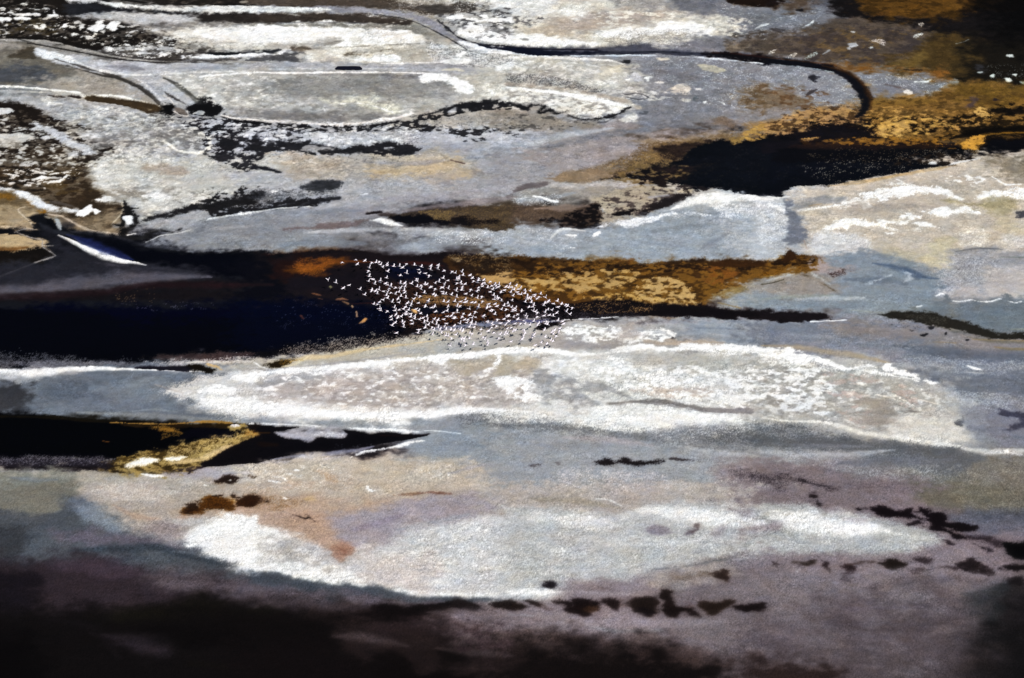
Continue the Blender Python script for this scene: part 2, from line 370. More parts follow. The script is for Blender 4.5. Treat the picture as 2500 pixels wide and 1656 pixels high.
P g f0f0ec 1 | 1480 690 1600 672 1750 690 1880 750 1960 790 1950 850 1880 850 1820 800 1780 765 1650 740 1510 745
P s cfcdbb .95 | 670 905 900 872 1100 882 1180 940 1320 1020 1150 1000 900 945 700 945
S h efeeea .9 | 760 945 4 950 942 7 1100 972 8 1250 1025 12
P s 7c7a79 .95 | 0 1000 400 1012 800 1032 1250 1050 1100 1088 700 1108 300 1088 0 1078
S s d2ceca .7 | 1300 1010 30 1430 1000 50
S m ddd5cd 1 | 0 1093 14 400 1115 14 700 1135 14 1000 1112 16 1300 1070 24 1430 1030 20
S h efe8e4 1 | 0 662 10 400 668 12 800 660 10 1400 665 10 1600 672 10
S s 6e6366 .4 | 500 685 8 1200 680 8
P s b1b3b9 1 | 0 1170 700 1200 1300 1200 1700 1180 2367 1100 2367 1280 1500 1290 1000 1300 0 1340
T h 2b2b30 .95 .62 2 | 0 1105 200 1125 700 1150 1000 1140 1400 1090 1500 1050 1850 960 2000 945 2130 905 2367 920 2367 985 2000 1010 1850 1040 1650 1090 1600 1190 1300 1190 900 1200 700 1200 350 1190 0 1160
S h 232328 1 | 0 1112 20 200 1130 26 700 1155 24 1000 1145 20 1300 1105 22
S g 2a2a2f 1 | 1420 1060 12 1600 1028 16 1750 985 22 1850 965 45 2000 950 45 2130 925 40 2250 945 14 2367 930 14
P h c4c3c4 1 | 1740 1020 1800 970 1840 975 1810 1020
S h c8c6c4 1 | 370 1165 12 400 1170 12
S h c8c6c4 1 | 480 1182 10 510 1185 10
S h c8c6c4 1 | 1075 1210 12 1110 1215 12
S h c9c6c2 1 | 840 1200 8 920 1185 14
S m b6b0a8 1 | 1650 1130 8 1750 1150 24 1850 1160 10
T g 36363c .9 .6 2 | 1640 1135 1850 1175 2050 1170 2060 1260 1900 1280 1850 1220 1700 1210
T g 36363c .9 .45 2 | 2100 1140 2200 1130 2367 1160 2367 1230 2200 1200 2100 1190
T h 36363c .9 .3 2 | 0 1180 450 1200 500 1290 0 1340
K s 3a3a40 .8 .16 2 | 0 1130 1500 1080 2367 960 2367 1150 1600 1220 400 1200 0 1250
T g 303036 .95 .74 2 | 0 1410 100 1350 230 1290 400 1300 500 1310 700 1330 820 1350 1050 1310 1300 1310 1500 1350 1450 1380 1320 1420 1050 1395 850 1385 650 1412 500 1392 400 1382 200 1375 50 1422
P g 303036 .9 | 1300 1330 1450 1330 1505 1355 1430 1385 1320 1418
P g 9c9a9c .9 | 430 1330 560 1325 730 1345 600 1372 430 1372
P s 9a8f84 .8 | 2180 1000 2367 960 2367 1090 2200 1060
P s b0a393 1 | 80 1410 300 1385 450 1400 650 1420 800 1490 600 1553 200 1540
T m c2bab0 .8 .3 2 | 200 1390 800 1450 900 1553 250 1553
P s b8a588 .95 | 1050 1540 1400 1520 1780 1490 1900 1520 1920 1553 1050 1553
S g 6b5650 .8 | 1780 1455 8 1850 1470 14 1900 1485 10
P g 33353e 1 | 0 1505 100 1520 240 1550 120 1553 0 1540
S s 8a8c98 .6 | 1000 1470 40 1400 1490 40 1700 1460 30 2200 1400 40
t a3
P s c6c1b5 1 | 0 0 1300 0 1500 60 1700 150 2100 180 2150 280 1900 340 1500 420 900 430 0 425
P s cfd0ce .9 | 0 0 350 0 400 100 200 160 0 90
P s e6e6df .9 | 480 130 600 60 720 60 720 190 600 220
P s a3958a .7 | 750 110 1500 90 1400 190 1000 240 700 290 400 300 350 240
P s b5a897 .8 | 100 280 400 230 600 300 700 350 400 350 150 330
P s 8f8c8a .8 | 800 0 1400 20 1650 130 1400 90 1000 60
T m dcd8ca .8 .3 2 | 800 100 1700 150 1800 280 900 260
P m eceae4 1 | 0 360 200 310 350 330 650 380 820 412 0 418
P m f2f1eb 1 | 750 310 1000 262 1280 268 1350 200 1700 212 1850 290 1780 335 1500 300 1350 315 1100 340 900 345
T g 6e6a69 0.58 .45 3 | 880 360 1080 290 1250 300 1600 270 1720 330 1500 390 1250 400 900 430
T g 5c5a5c .8 .55 2 | 0 120 150 170 300 170 280 210 120 250 0 260
T m d8d4c8 .7 .35 2 | 1800 170 2150 180 2150 300 1800 320
T h e8e5dc 0.65 .4 3 | 1250 390 1650 400 1600 430 1250 420
P h 9a9896 1 | 105 365 150 345 200 370 160 380
P s 74757c 1 | 1400 0 1850 0 2100 60 2367 70 2367 240 2200 180 1900 150 1650 130 1500 50
P s 77777f 1 | 2150 200 2367 240 2367 510 1800 480 1300 430 1700 350 2050 310
P s 7a6a56 .8 | 1980 400 2367 360 2367 460 2000 460
P m 281a12 1 | 1880 0 2367 0 2367 50 2150 48 1980 22
P s 7a5a30 .9 | 2050 0 2240 0 2220 22 2100 22
T h d8dce0 0.65 .14 3 | 1400 390 1650 400 1650 440 1500 430
T h cfd4d8 0.58 .06 3 | 1900 60 2367 90 2367 340 2100 330
S m b0b4b8 .9 | 2230 270 8 2300 230 10 2367 215 8
P m 565763 1@2 | 0 428 500 430 900 428 1150 398 1300 420 1500 452 1800 478 2000 480 2367 520 2367 576 1950 530 1700 508 1300 490 900 505 400 512 200 504 0 465
S m 10142c 1@2 | 0 440 30 120 462 40 250 488 40 360 490 26 480 490 10
S m 24202c .8@2 | 0 432 8 300 445 14 800 450 16
S m 2a2d3a .9@2 | 850 500 7 1000 496 10 1200 470 10 1400 468 8 1700 482 10 1900 500 14
P m 160e12 1@2 | 1800 480 2000 482 2367 520 2367 576 2150 555 1950 525
S m 3c2018 .7@2 | 1850 478 8 2100 492 12 2367 524 14
S m c4ccd4 1 | 0 482 24 200 508 12 500 514 10 1000 508 8 1500 512 8 1900 542 8 2300 578 6
S g f2f0ec 1 | 0 530 20 300 522 16 500 535 24 900 552 20 1040 585 14
P s b9b7af 1 | 0 545 600 550 1040 595 1180 700 1150 770 850 840 600 790 300 740 0 730
T m 94928e .6 .3 2 | 0 560 1100 600 1150 760 500 760 0 700
T m dedcd6 .7 .3 2 | 0 560 1150 620 1150 760 500 740 0 700
P s cac2ae .8 | 850 610 1050 600 1000 680 850 700
S m b0a89c .95 | 0 765 34 400 802 34 800 862 34 1050 925 44 1180 975 30
S h a59b90 .9 | 0 765 28 400 802 28 800 862 30 1050 925 40
S h 57585c .8 | 0 785 3 400 828 3 800 892 4 1050 965 5
T h 36343a 0.65 .42 3 | 0 680 300 690 500 720 900 830 880 850 400 780 0 745
P s dcd9d0 1 | 0 795 400 832 700 880 1080 968 1000 1020 720 1085 500 1045 300 970 0 930
T g 94908c .8 .35 2 | 0 800 500 850 900 950 850 1050 500 1040 300 980 0 930
S g f8f6f0 1 | 0 800 16 400 840 24 750 895 40 950 945 40 1075 970 16
S g 26262b 1 | 0 935 30 100 960 40 170 985 40 210 955 14 330 965 18 270 1020 10 300 1025 14 380 1000 24 430 1030 14 520 1020 10 560 1055 14 700 1090 20 880 1065 20 1020 1025 18 1060 990 20 1110 975 10
P s 8d877f 1 | 0 1020 280 1035 560 1080 700 1110 850 1090 800 1140 500 1180 0 1180
T g 4a4848 .7 .22 2 | 0 1050 500 1060 850 1090 800 1140 400 1180 0 1200
S s a9aeb5 .95 | 0 1340 40 200 1300 50 450 1240 56 700 1205 40 950 1160 30
S s 727782 .8 | 300 1340 40 600 1290 50 1000 1210 50 1400 1160 50
S s 727884 .7 | 1200 1130 40 1500 1130 60 1800 1170 30
P s 7f8087 .9 | 1150 560 1800 530 2367 590 2367 750 2250 850 2150 1000 1700 1130 1300 1080 1150 960 1300 900 1750 850 1200 690
S s 6f6a70 .5 | 1300 640 50 1600 680 60 1900 740 60
T h c6ccd0 0.58 .05 3 | 1150 520 2367 580 2367 900 1900 980 1400 750
T g c6c4c0 .85 .5 2 | 880 810 1150 800 1420 850 1460 890 1250 925 1050 880 900 850
P h aaa697 1 | 1710 590 1850 600 1960 635 1940 655 1870 662 1760 630
P h c4bcae 1 | 1345 530 1440 528 1460 545 1370 552
P g cabfb2 1 | 1440 820 1490 785 1540 768 1610 790 1615 835 1545 852
P m b9b9be .9 | 970 715 1080 680 1190 670 1180 745 1060 730
P m d4dad8 1 | 1220 710 1260 690 1305 715 1270 748
P h d4d0ca 1 | 1330 745 1400 748 1410 762 1340 760
P h d0ccc8 1 | 1680 800 1740 800 1740 825 1690 825
S h 4a484c .8 | 1060 860 4 1180 850 6 1270 890 5 1180 905 6 1080 885 5
P m b3b3ae 1 | 1530 910 1600 890 1660 900 1620 935
P m 5f6870 1 | 1660 875 1740 865 1730 905 1680 910
P h e0e4e4 1 | 1760 925 1800 922 1780 945
P h e0e4e4 1 | 1925 930 1950 935 1955 952
P g 34363c 1 | 1050 545 1115 545 1090 575 1060 578
P m bcbab4 1 | 1025 1095 1070 1035 1150 1030 1190 1060 1140 1095 1070 1112
P m 5c6068 .9 | 1170 1005 1230 990 1295 1005 1240 1035
S g 44444a .7 | 980 1060 8 900 1100 14 840 1110 20
P s 6d573c .9 | 2150 985 2250 880 2367 780 2367 1010 2250 1000
P s 84704f .6 | 2230 800 2367 760 2367 850
T h 6d573c .7 .5 2 | 2100 930 2367 750 2367 1050
P s 968f90 1 | 500 1290 1000 1250 1400 1230 1900 1190 2150 1190 1900 1260 1500 1300 1200 1380 1000 1450 800 1500 300 1553 0 1553 0 1500
P s 907a5c .7 | 1150 1270 1500 1270 1900 1200 2367 1180 2367 1230 1900 1270 1400 1310
P s 7d6a58 .8 | 1850 1080 2050 1070 2100 1150 1950 1180
T g 6e583c 0.65 .6 3 | 560 1553 900 1480 1100 1400 1250 1300 1500 1290 1900 1220 2367 1190 2367 1245 1900 1285 1700 1320 1600 1420 1350 1553
P g 2a2020 .8 | 1350 1340 1600 1290 1800 1280 1700 1330 1620 1390 1500 1440 1400 1450 1380 1380
T h a08658 0.58 .3 3 | 900 1500 1250 1400 1500 1400 1450 1480 1300 1553 900 1553
P g 0e1017 1@1 | 2367 1225 2150 1282 1900 1272 1700 1315 1620 1390 1450 1490 1300 1500 1250 1553 2367 1553
T h 5c5448 0.25 .015 3 | 1500 1400 2367 1300 2367 1553 1400 1553
P g 8a7040 1 | 2010 1260 2100 1250 2190 1230 2120 1290 2050 1285
T h b08a48 .8 .5 2 | 2150 1180 2367 1100 2367 1230 2150 1270
t a4
P m 1a1618 1 | 640 50 800 0 900 70 1250 170 1350 180 1700 130 2000 60 2367 0 2367 500 1900 350 1500 300 1000 200 700 140
P s 72757c 1 | 0 55 150 75 500 60 640 120 600 190 350 290 0 330
P m 1c1210 .9 | 0 0 100 0 150 75 60 50 0 45
P s 504030 .8 | 100 0 400 0 500 40 200 50
T h c4ccd2 0.58 .07 3 | 0 180 300 150 500 80 500 240 200 300 0 320
S h c8d0d4 .9 | 370 255 8 440 220 12 470 190 10
S h c8d0d4 .9 | 0 240 14 60 225 8
P m 22222a .9 | 330 90 375 92 360 112 330 105
P s 5c4118 1 | 830 0 2100 0 1900 60 1450 150 1300 190 1200 150 1000 100 880 50
T s 3c2a0e .7 .4 1 | 830 0 2100 0 1900 60 1300 190 900 60
P s 1c1208 .8 | 1700 0 2367 0 2367 90 1900 60
P s 554b42 1 | 0 340 350 295 640 200 1100 200 1500 300 1500 500 1200 600 640 582 200 535 0 515
T s 6a5636 .7 .4 1 | 400 300 1500 300 1500 500 600 560
T s 40393a .7 .3 1 | 0 340 1200 250 1400 500 600 560
P s 4b3c20 1 | 1100 570 1400 500 1500 350 1900 330 2000 500 1900 700 1700 700 1500 625 1200 620
P s 6e5a30 .8 | 1150 600 1300 540 1450 470 1500 520 1400 600
P x 1d1913 1 | 1850 350 2367 400 2367 850 2100 780 1850 760 1900 600
P x 050405 .9 | 2000 50 2367 0 2367 420 2200 360 2050 200
T h c8beb0 .8 .62 3 | 1405 215 1455 208 1465 222 1440 238
T h c4c8c4 .8 .62 3 | 1368 332 1400 312 1455 298 1450 318 1390 345
P m a9b0b4 1 | 775 415 800 400 825 405 820 450 790 445
P h b4bab8 1 | 950 432 1000 420 1008 436 980 448
T h c9c0b8 .8 .62 3 | 975 372 1040 360 1105 372 1112 418 1060 405 1040 385
T h d0ccc4 .8 .62 3 | 65 492 90 460 130 442 115 480
T h d8d0c4 .8 .62 3 | 228 525 270 490 312 480 305 510 260 532
T h a8b8b4 .8 .62 3 | 385 535 440 495 490 472 500 500 430 530
S h 8c9296 .8 | 550 495 10 610 460 14
P h b0b4b4 .9 | 800 290 838 288 830 302
S g 7a8488 .6 | 1755 398 7 1820 382 8 1865 360 5
P h b4bcbc 1 | 2210 505 2250 500 2270 520 2230 522
P m 8f989c .9 | 1700 745 1740 710 1790 730 1780 768
P h b8c4c0 1 | 2060 685 2090 670 2100 700 2070 705
P h c0c8c4 1 | 2195 715 2240 708 2265 735 2220 742
P h c0c8c4 1 | 2262 678 2300 672 2295 692
P h a8bcb8 1 | 2330 740 2367 700 2367 770 2345 765
P h 9aa4a6 1 | 1940 655 2000 650 1985 668
P s 3c3c44 .7 | 1950 580 2010 600 2000 650 1950 630
T h 8c9498 0.50 .05 3 | 2050 600 2367 600 2367 800 2100 790
P s 7c5526 1 | 640 585 900 615 1250 628 1500 636 1690 635 1650 690 1710 770 1600 745 1500 702 1300 682 1100 664 760 668
S h 33261c .8 | 1280 632 8 1360 636 14 1450 638 8
P s 82848b 1 | 0 590 500 625 700 680 800 750 850 850 880 940 850 1000 600 985 400 985 300 1080 150 1140 0 1200
T h d0d8da 0.61 .08 3 | 0 590 500 625 700 680 830 780 850 900 700 980 400 950 250 800 0 750
P s 7a6954 .9 | 0 775 250 800 400 930 300 1000 0 985
P s 86807f .8 | 0 990 320 990 300 1080 0 1180
T g 6a4c30 .7 .3 2 | 0 780 600 850 620 950 200 980
P m 2c2c36 .9 | 425 705 460 680 510 690 500 735 460 755
S m 40383c .8 | 390 880 10 440 840 20 490 815 12
P s 7c7e86 1 | 850 680 1100 665 1300 682 1500 705 1700 790 1640 835 1500 872 1200 882 1000 892 980 840 900 745
P s 6c7176 .7 | 1450 740 1700 790 1620 840 1480 850
T h cdd6d8 0.61 .1 3 | 900 680 1200 680 1500 710 1680 790 1500 850 1300 800 900 750
P h d0ccc6 1 | 1275 830 1320 815 1360 850 1310 860
S h c8d0d0 .9 | 1380 748 8 1480 745 14 1530 725 8
S s 584444 .6 | 1120 770 30 1250 800 40
P m 131722 1@2 | 0 515 200 533 400 556 560 575 680 610 780 675 880 740 950 830 990 920 990 1000 950 1070 900 1060 880 1020 890 940 868 860 828 780 780 712 690 662 500 622 200 592 0 572
S s 55341a .85 | 0 516 9 400 560 9 640 592 10 780 668 12 890 742 12 960 832 14 995 920 16 985 1020 18
S h 93a0a4 .9 | 60 580 5 400 612 5 600 648 5 720 685 5 800 750 5
P s 7c5e30 1 | 985 900 1200 885 1500 880 1650 840 1750 790 1900 760 2100 780 2367 850 2367 1120 2200 1160 2000 1180 1750 1290 1400 1290 1000 1240 880 1230 400 1290 600 1180 900 1110 940 1070 990 1000
P s 6a5222 .9 | 1750 795 1900 760 2367 800 2367 970 2100 960 1900 930 1700 880
P s 84662e .7 | 990 900 1500 885 1600 930 1200 960 1000 950
T g b48c50 .85 .5 2 | 930 990 1300 990 1700 1000 2100 990 2100 1100 1900 1150 1700 1190 1350 1220 1000 1230 920 1160
T g 5a4420 .8 .4 2 | 950 900 2367 850 2367 1200 950 1240
T g 1c140a .9 .36 2 | 600 1080 1000 1080 1500 1060 1800 1050 2200 950 2367 1000 2367 1130 1900 1180 1400 1200 1000 1150 700 1200
T g b8945a .85 .6 2 | 1020 1180 1150 1110 1320 1090 1330 1140 1370 1170 1300 1215 1200 1225 1060 1215
T g c09a5a 1 .7 2 | 1920 1000 1990 980 2060 1030 2060 1080 2000 1080 1950 1050
P m 2c2430 .9 | 2080 900 2130 890 2150 910 2110 925
P m 4c4048 .8 | 1850 900 1900 875 1940 885 1900 960 1830 970 1860 930
P s 97784e 1 | 0 1200 200 1090 400 985 820 980 900 1050 800 1100 500 1180 400 1220 200 1200
T g b08c58 .9 .5 2 | 150 1150 400 1000 820 990 850 1060 400 1200
P g 18121a 1@1 | 0 1235 150 1215 230 1180 380 1200 450 1140 400 1100 520 1130 800 1130 880 1170 990 1190 1030 1220 960 1240 700 1290 400 1290 0 1400
P m 0d0b10 1@1 | 0 1260 250 1215 400 1290 900 1235 1200 1260 1700 1300 1830 1340 1900 1400 1990 1340 2100 1270 2367 1250 2367 1372 2150 1388 1950 1440 1700 1500 1400 1553 0 1553
P s 3a2610 .9@1 | 380 1280 700 1290 1000 1250 1400 1290 1720 1310 1600 1340 1000 1320 500 1330
P g b08a50 1 | 395 1262 460 1240 520 1230 515 1255 430 1278
T g 8c6424 .9 .55 2 | 500 1270 900 1235 1300 1240 1700 1270 1750 1300 1300 1290 800 1310
P s 0a0806 .9 | 1750 1200 1900 1165 2100 1150 2367 1110 2367 1170 2200 1180 2050 1240 1900 1240
P s 0d0908 .85 | 2050 1000 2200 980 2367 960 2367 1010 2150 1030
S g 8a6420 1 | 1980 1210 10 2100 1200 20 2250 1195 20 2367 1160 22
S g 1a1006 .9 | 1350 1170 14 1400 1185 30 1560 1190 14
T g c08e3c .9 .6 2 | 1815 1300 1870 1290 1920 1260 1990 1230 2040 1250 1990 1290 1930 1310 1910 1365 1860 1350
P s 8a6424 .6 | 1750 1280 1850 1330 1950 1380 1990 1300 1850 1260
T h 7a6c50 0.36 .02 3 | 500 1330 1900 1400 1700 1500 1200 1553 500 1553
T g 2a2018 .9 .4 2 | 1200 1400 1900 1400 1800 1480 1200 1540
P s b0a79a 1 | 2367 1378 2180 1388 2060 1410 1950 1440 1850 1470 1700 1510 1400 1553 2367 1553
P h c9cccc 1 | 1505 1480 1540 1465 1580 1480 1550 1490
S g c8c8c6 1 | 1680 1500 14 1750 1480 20 1850 1460 10 2000 1430 8
S s 8c8478 .7 | 2100 1550 40 2367 1450 60
t b1
P g 443627 1 | 0 0 850 0 820 100 900 270 1100 350 1110 430 1040 560 1060 640 850 610 640 500 400 330 200 260 0 170
T g 261f1a .85 .38 2 | 0 0 850 0 800 150 500 200 300 240 0 150
T s 5c4a2c .8 .4 1 | 500 80 820 60 900 270 700 300 400 200
T m 6c6050 .7 .4 2 | 0 0 800 0 700 300 300 320
T h c9c6c2 .9 .13 2 | 0 0 700 0 620 160 300 200 0 150
S h d8d6d4 1 | 300 65 20 380 90 22 450 100 12 560 80 12 620 72 6
S h dcdad6 1 | 435 178 20 520 165 22 570 145 16 605 110 6
S h cfcdca 1 | 30 90 6 100 105 16 170 115 10
S h cfcdca 1 | 300 150 20 400 130 30
P h d0cecb 1 | 250 195 280 192 285 212 260 212
P h c8c6c2 1 | 390 218 415 215 418 235 398 235
P s 705f46 1 | 0 260 150 290 300 370 400 440 300 480 250 520 250 560 0 570
P m 7c5a22 .9 | 0 270 60 270 140 300 100 335 40 330 0 310
P m 74501f .9 | 240 350 300 340 325 375 310 405 275 390
P s a8977c .8 | 0 450 130 400 260 400 350 440 400 470 300 480 250 560 0 560
P s 8a7a64 1 | 640 500 800 470 1100 425 1090 500 1000 550 1080 640 900 630 750 590
T m 5c5040 .6 .4 2 | 640 480 1080 430 1000 560 800 560
S m c9ccd0 1 | 0 200 22 100 235 34 200 275 44 300 320 50 380 380 64 480 400 50 600 410 50 690 435 24
S m 5a5450 .8 | 460 345 14 560 365 26 660 390 16
P h f0f1f2 1 | 680 470 730 425 820 375 835 415 910 435 860 462 845 430 770 475
P m e4e3e1 1 | 835 325 900 308 955 295 1020 330 950 352 860 345
P m 9b6a1a 1 | 362 435 385 420 405 440 390 458 368 455
S m c9bda8 .7 | 230 395 8 165 415 10 190 460 10 260 520 10 330 595 8
S m c8baa8 .7 | 400 455 16 480 470 14 560 480 12 640 525 14 740 580 18 850 615 22 960 630 20 1080 645 16
S m bcaa90 .75 | 0 565 18 150 580 18 330 596 8
P s b6b5b0 1 | 820 50 1000 0 2367 0 2367 240 2000 300 1970 345 1600 440 1400 480 1250 525 1230 400 1110 345 1000 330 900 260 830 140
P s cfceca .8 | 810 30 960 50 960 200 850 160
P s c8c7c2 .7 | 1000 100 1500 140 1700 200 1300 190 1000 180
P s a8988a .8 | 1250 20 1600 25 1720 100 1500 110 1300 70
P s 8e877c .8 | 1050 235 1250 240 1300 290 1100 320 950 280
T m d6d4ce .7 .35 2 | 900 200 1900 230 1900 340 1300 480 1200 330
T g 77746f .5 .2 2 | 1000 200 1900 230 1900 340 1300 480 1200 330
P m ecebe8 1 | 1290 300 1380 285 1400 270 1530 290 1525 318 1420 330 1380 312
P m e8e4dc 1 | 1740 345 1780 325 1800 340 1770 365
S m c9bda8 .7 | 1100 350 8 1110 430 8 1060 500 10 1000 560 8
S g 1c1a1c 1 | 1120 345 14 1140 390 30 1160 430 45 1130 490 20
S g 1c1a1c 1 | 1060 415 5 1130 400 10 1250 410 6
S g 1c1a1c 1 | 1150 430 30 1215 480 30 1225 540 30 1180 580 40 1120 610 50 1100 660 30
S g 1c1a1c 1 | 1105 470 24 1110 560 24 1020 550 10
P h dcdee0 1 | 1112 480 1200 478 1190 520 1195 550 1150 556 1130 515
S g 28272a 1 | 1240 540 10 1340 505 20 1450 475 28 1500 485 14 1650 440 34 1730 395 40 1850 395 54 2050 370 50 2250 350 40 2367 345 50
T g 28272a .9 .5 2 | 1650 430 1750 380 2050 250 2367 230 2367 400 2000 430 1700 440
S g 28272a 1 | 1120 660 30 1200 680 30 1300 660 30 1350 620 24 1450 605 20 1560 620 16 1640 590 20 1690 605 6
T g 28272a .9 .5 2 | 1050 650 1350 640 1310 710 1150 690
S h d8d6d2 1 | 1150 650 12 1220 635 12
P s 9c9da2 1 | 1270 560 1450 500 1650 460 1750 430 1900 440 2000 470 1880 510 1750 580 1560 600 1350 595 1250 620
P s 85888e 1 | 1330 705 1450 655 1700 610 1880 515 2050 480 2367 445 2367 815 2000 800 1650 770 1450 740
S s 73767c .6 | 1550 720 30 1750 650 50 1850 560 30
S s 9b9da4 .6 | 1900 600 60 2367 560 60
S h c0c3c4 1 | 1870 515 5 1950 490 6 2050 475 6 2200 462 6 2367 438 6
S h b4b7b9 .9 | 1320 712 6 1380 690 5 1450 655 5 1580 640 5 1700 612 5
P m 191a20 1@3 | 262 482 330 470 400 480 480 540 540 550 640 595 800 612 950 640 1300 722 1500 765 1800 795 2000 805 2367 820 2367 1300 0 1320 0 1020 400 880 500 830 380 760 400 700 200 650 150 620 340 600
P m 14141a 1@3 | 0 565 150 590 260 590 340 610 380 690 200 650 130 640 0 625
S s 363942 .85@3 | 360 540 50 450 600 50 650 640 40
S s 35373f .8@3 | 640 615 30 900 640 30 1150 700 30 1450 760 24 1750 785 14
S m 9aa0a2 1 | 515 510 14 530 560 24 545 595 20
S g 8e8a80 .9 | 400 475 8 470 500 10 520 480 8
P h 08080e .9@3 | 420 510 470 500 500 550 500 595 450 570
P m 060610 1@3 | 690 655 900 680 1200 750 1400 790 1700 815 2367 835 2367 1020 1900 1000 1500 930 1250 880 1000 810 820 730
P s 0a0a14 .8@3 | 700 630 1000 670 1300 740 1300 790 900 700
S s 2c3768 .9@3 | 600 640 20 760 705 60 900 765 80 1040 820 70 1200 870 30
S s f8f8f4 1 | 520 650 14 640 697 22 760 757 34 870 812 60 960 846 62 1060 872 44 1150 888 26 1230 898 14 1330 915 12
P s 26262e 1@3 | 390 620 520 670 700 770 900 860 1100 900 1300 925 1600 945 1900 1015 1500 1045 1000 1060 600 1010 300 1060 0 1110 0 1035 300 930 500 850 430 740
S s 5a5662 .9@3 | 850 890 30 1100 930 60 1350 970 80 1650 990 46 1900 1015 12
S s 40404a .7@3 | 700 930 60 900 980 80
S s 564d57 .9@3 | 0 1145 60 400 1120 80 800 1080 84 1150 1040 50
S s 241419 .9@3 | 0 1230 70 500 1205 60 900 1150 60 1300 1100 70 1700 1080 70 2100 1090 80 2367 1090 90
S s 1a1014 .8@3 | 600 1230 60 1200 1190 90 1800 1180 110 2367 1180 110
S s 3a1c20 .6@3 | 1900 1100 50 2250 1090 60
P s 02031a 1@3 | 0 1310 600 1285 1200 1290 1800 1265 2367 1260 2367 1553 0 1553
P s 010108 .8@3 | 0 1330 700 1340 1100 1450 900 1553 0 1553
T h a88a58 0.43 .03 3 | 1000 1180 1250 1110 1400 1120 1380 1250 1100 1240
T h 6a6a80 0.36 .015 3 | 1100 1250 1900 1250 1900 1310 1200 1320
S m b7a282 1 | 0 665 40 150 690 44 300 705 34 390 715 16
P s b09a78 1 | 0 645 150 670 330 682 400 712 370 745 200 735 0 790
S s 6c4820 .95 | 0 820 30 100 775 40 250 760 24
P g 1a1512 1 | 0 850 120 790 250 765 370 760 490 825 300 895 0 1000
S g 948f8c 1 | 150 620 6 230 655 7 380 695 8 385 755 6 500 830 9 400 868 10 250 920 10 0 1020 12
S h a09a92 1 | 400 742 8 480 740 8
S g 8a8684 .9 | 130 625 5 200 595 7 310 598 5
t b2
P s a0a1a6 .8 | 0 60 700 120 1100 140 1800 160 2200 200 2000 300 1400 380 900 400 0 400
S g 2b2d36 1 | 0 35 36 120 50 30 240 85 18
P s a89f94 .9 | 250 0 700 0 750 120 500 135 300 100
S g 42444c .95 | 450 215 40 570 200 80 660 195 84 760 180 40
T g 4a4c52 0.61 .55 3 | 0 240 200 280 450 290 450 330 150 330 0 320
T g 33353c 0.68 .7 3 | 0 380 250 350 500 340 650 300 790 300 700 340 450 390 200 415 0 440
S g 33353c .9 | 0 425 20 200 395 26 400 375 30 600 335 26 770 312 16
S h c8cccf 1 | 0 447 6 250 406 6 400 402 5 520 388 4
P h f0f0f0 1 | 160 255 200 248 215 262 180 272
P s b7a68c 1 | 1100 30 1400 45 1600 30 1850 0 1930 60 1750 85 1550 105 1350 70
P s a39a94 .7 | 1650 90 1850 60 1800 220 1600 200
P s 969ca3 .5 | 1950 0 2367 0 2367 150 2000 130
S s 7d828b .7 | 0 470 40 300 440 60 700 430 40 1000 430 24
S s 98949c .7 | 1100 330 60 1700 300 60 2200 230 60
S g d8dce0 .8 | 960 285 10 1020 280 10
S g 76686a .9 | 270 600 16 400 585 36 520 585 16 650 568 56 850 555 60 1020 510 14
S g 281e22 1 | 1015 455 10 1080 447 26 1150 440 22
S g 4e4444 .9 | 1150 465 20 1260 468 34
S s 7a7076 .8 | 1200 440 20 1400 440 20
S s 8d8284 .8 | 1350 430 50 1700 385 50 2100 340 50 2367 310 50
P g 4e4236 1 | 1230 470 1450 440 1600 425 1700 400 1900 395 2367 375 2367 590 2200 605 2000 592 1900 550 1800 548 1500 545 1300 530
P g 120f18 1@5 | 1245 490 1350 462 1500 462 1650 482 1700 510 1790 525 1800 548 1550 546 1350 540
T g 8c7444 0.65 .6 3 | 1500 440 1780 430 1790 520 1680 515 1600 470
P g 1c161a 1@5 | 1780 485 1990 480 2020 510 2200 505 2200 545 2000 560 1800 546
T g 7a6440 0.58 .3 3 | 1800 420 2367 400 2367 580 2050 580
S s f6f7f4 1 | 1080 520 10 1150 512 36 1220 535 44 1290 558 18 1340 568 6
S s d8dad8 .6 | 1050 515 30 1200 545 30
S s b4b4b8 .8 | 500 625 40 900 605 40 1400 595 30 1700 620 30 2200 640 30
P s a8aaae .8 | 1300 560 1900 580 2367 620 2367 700 1300 660
S s 7b838e .8 | 250 740 70 600 715 90 1000 725 80
S s 8c929a .6 | 1700 720 60 2367 740 80
T h e6eaee 0.65 .12 3 | 1600 630 2367 610 2367 720 1700 720
P g 22181c 1@3 | 0 822 200 817 400 792 600 778 700 770 820 775 1000 800 1200 826 1450 822 1700 806 1850 800 2000 820 2150 822 2367 850 2367 1440 1900 1470 1500 1520 1300 1553 0 1553
P s 0b0a14 .95@3 | 0 835 150 850 300 900 320 1060 250 1240 0 1250
P s 2a1612 .9@3 | 200 860 400 840 420 1000 300 1080 180 1000
P s 1a121c .9@3 | 350 1020 800 950 1050 960 1250 1050 1200 1200 1000 1240 600 1180 300 1180
P s 6a3f14 .9 | 340 975 420 870 600 850 760 870 850 890 830 912 700 930 620 995 450 1002
T g a0601c 0.58 .45 3 | 400 920 650 900 640 970 500 1000 400 990
P s 3c2418 .9 | 540 885 600 890 590 910 550 910
S s 6d3c1a .9 | 700 885 20 900 882 20 1120 890 10
S s 4e2218 .8@3 | 1300 890 20 1550 900 30 1720 925 20
S s 3c3014 .8@3 | 820 785 14 960 795 10
P s 0b1330 1@3 | 1230 930 1400 920 1500 940 1540 1020 1400 1060 1250 1010
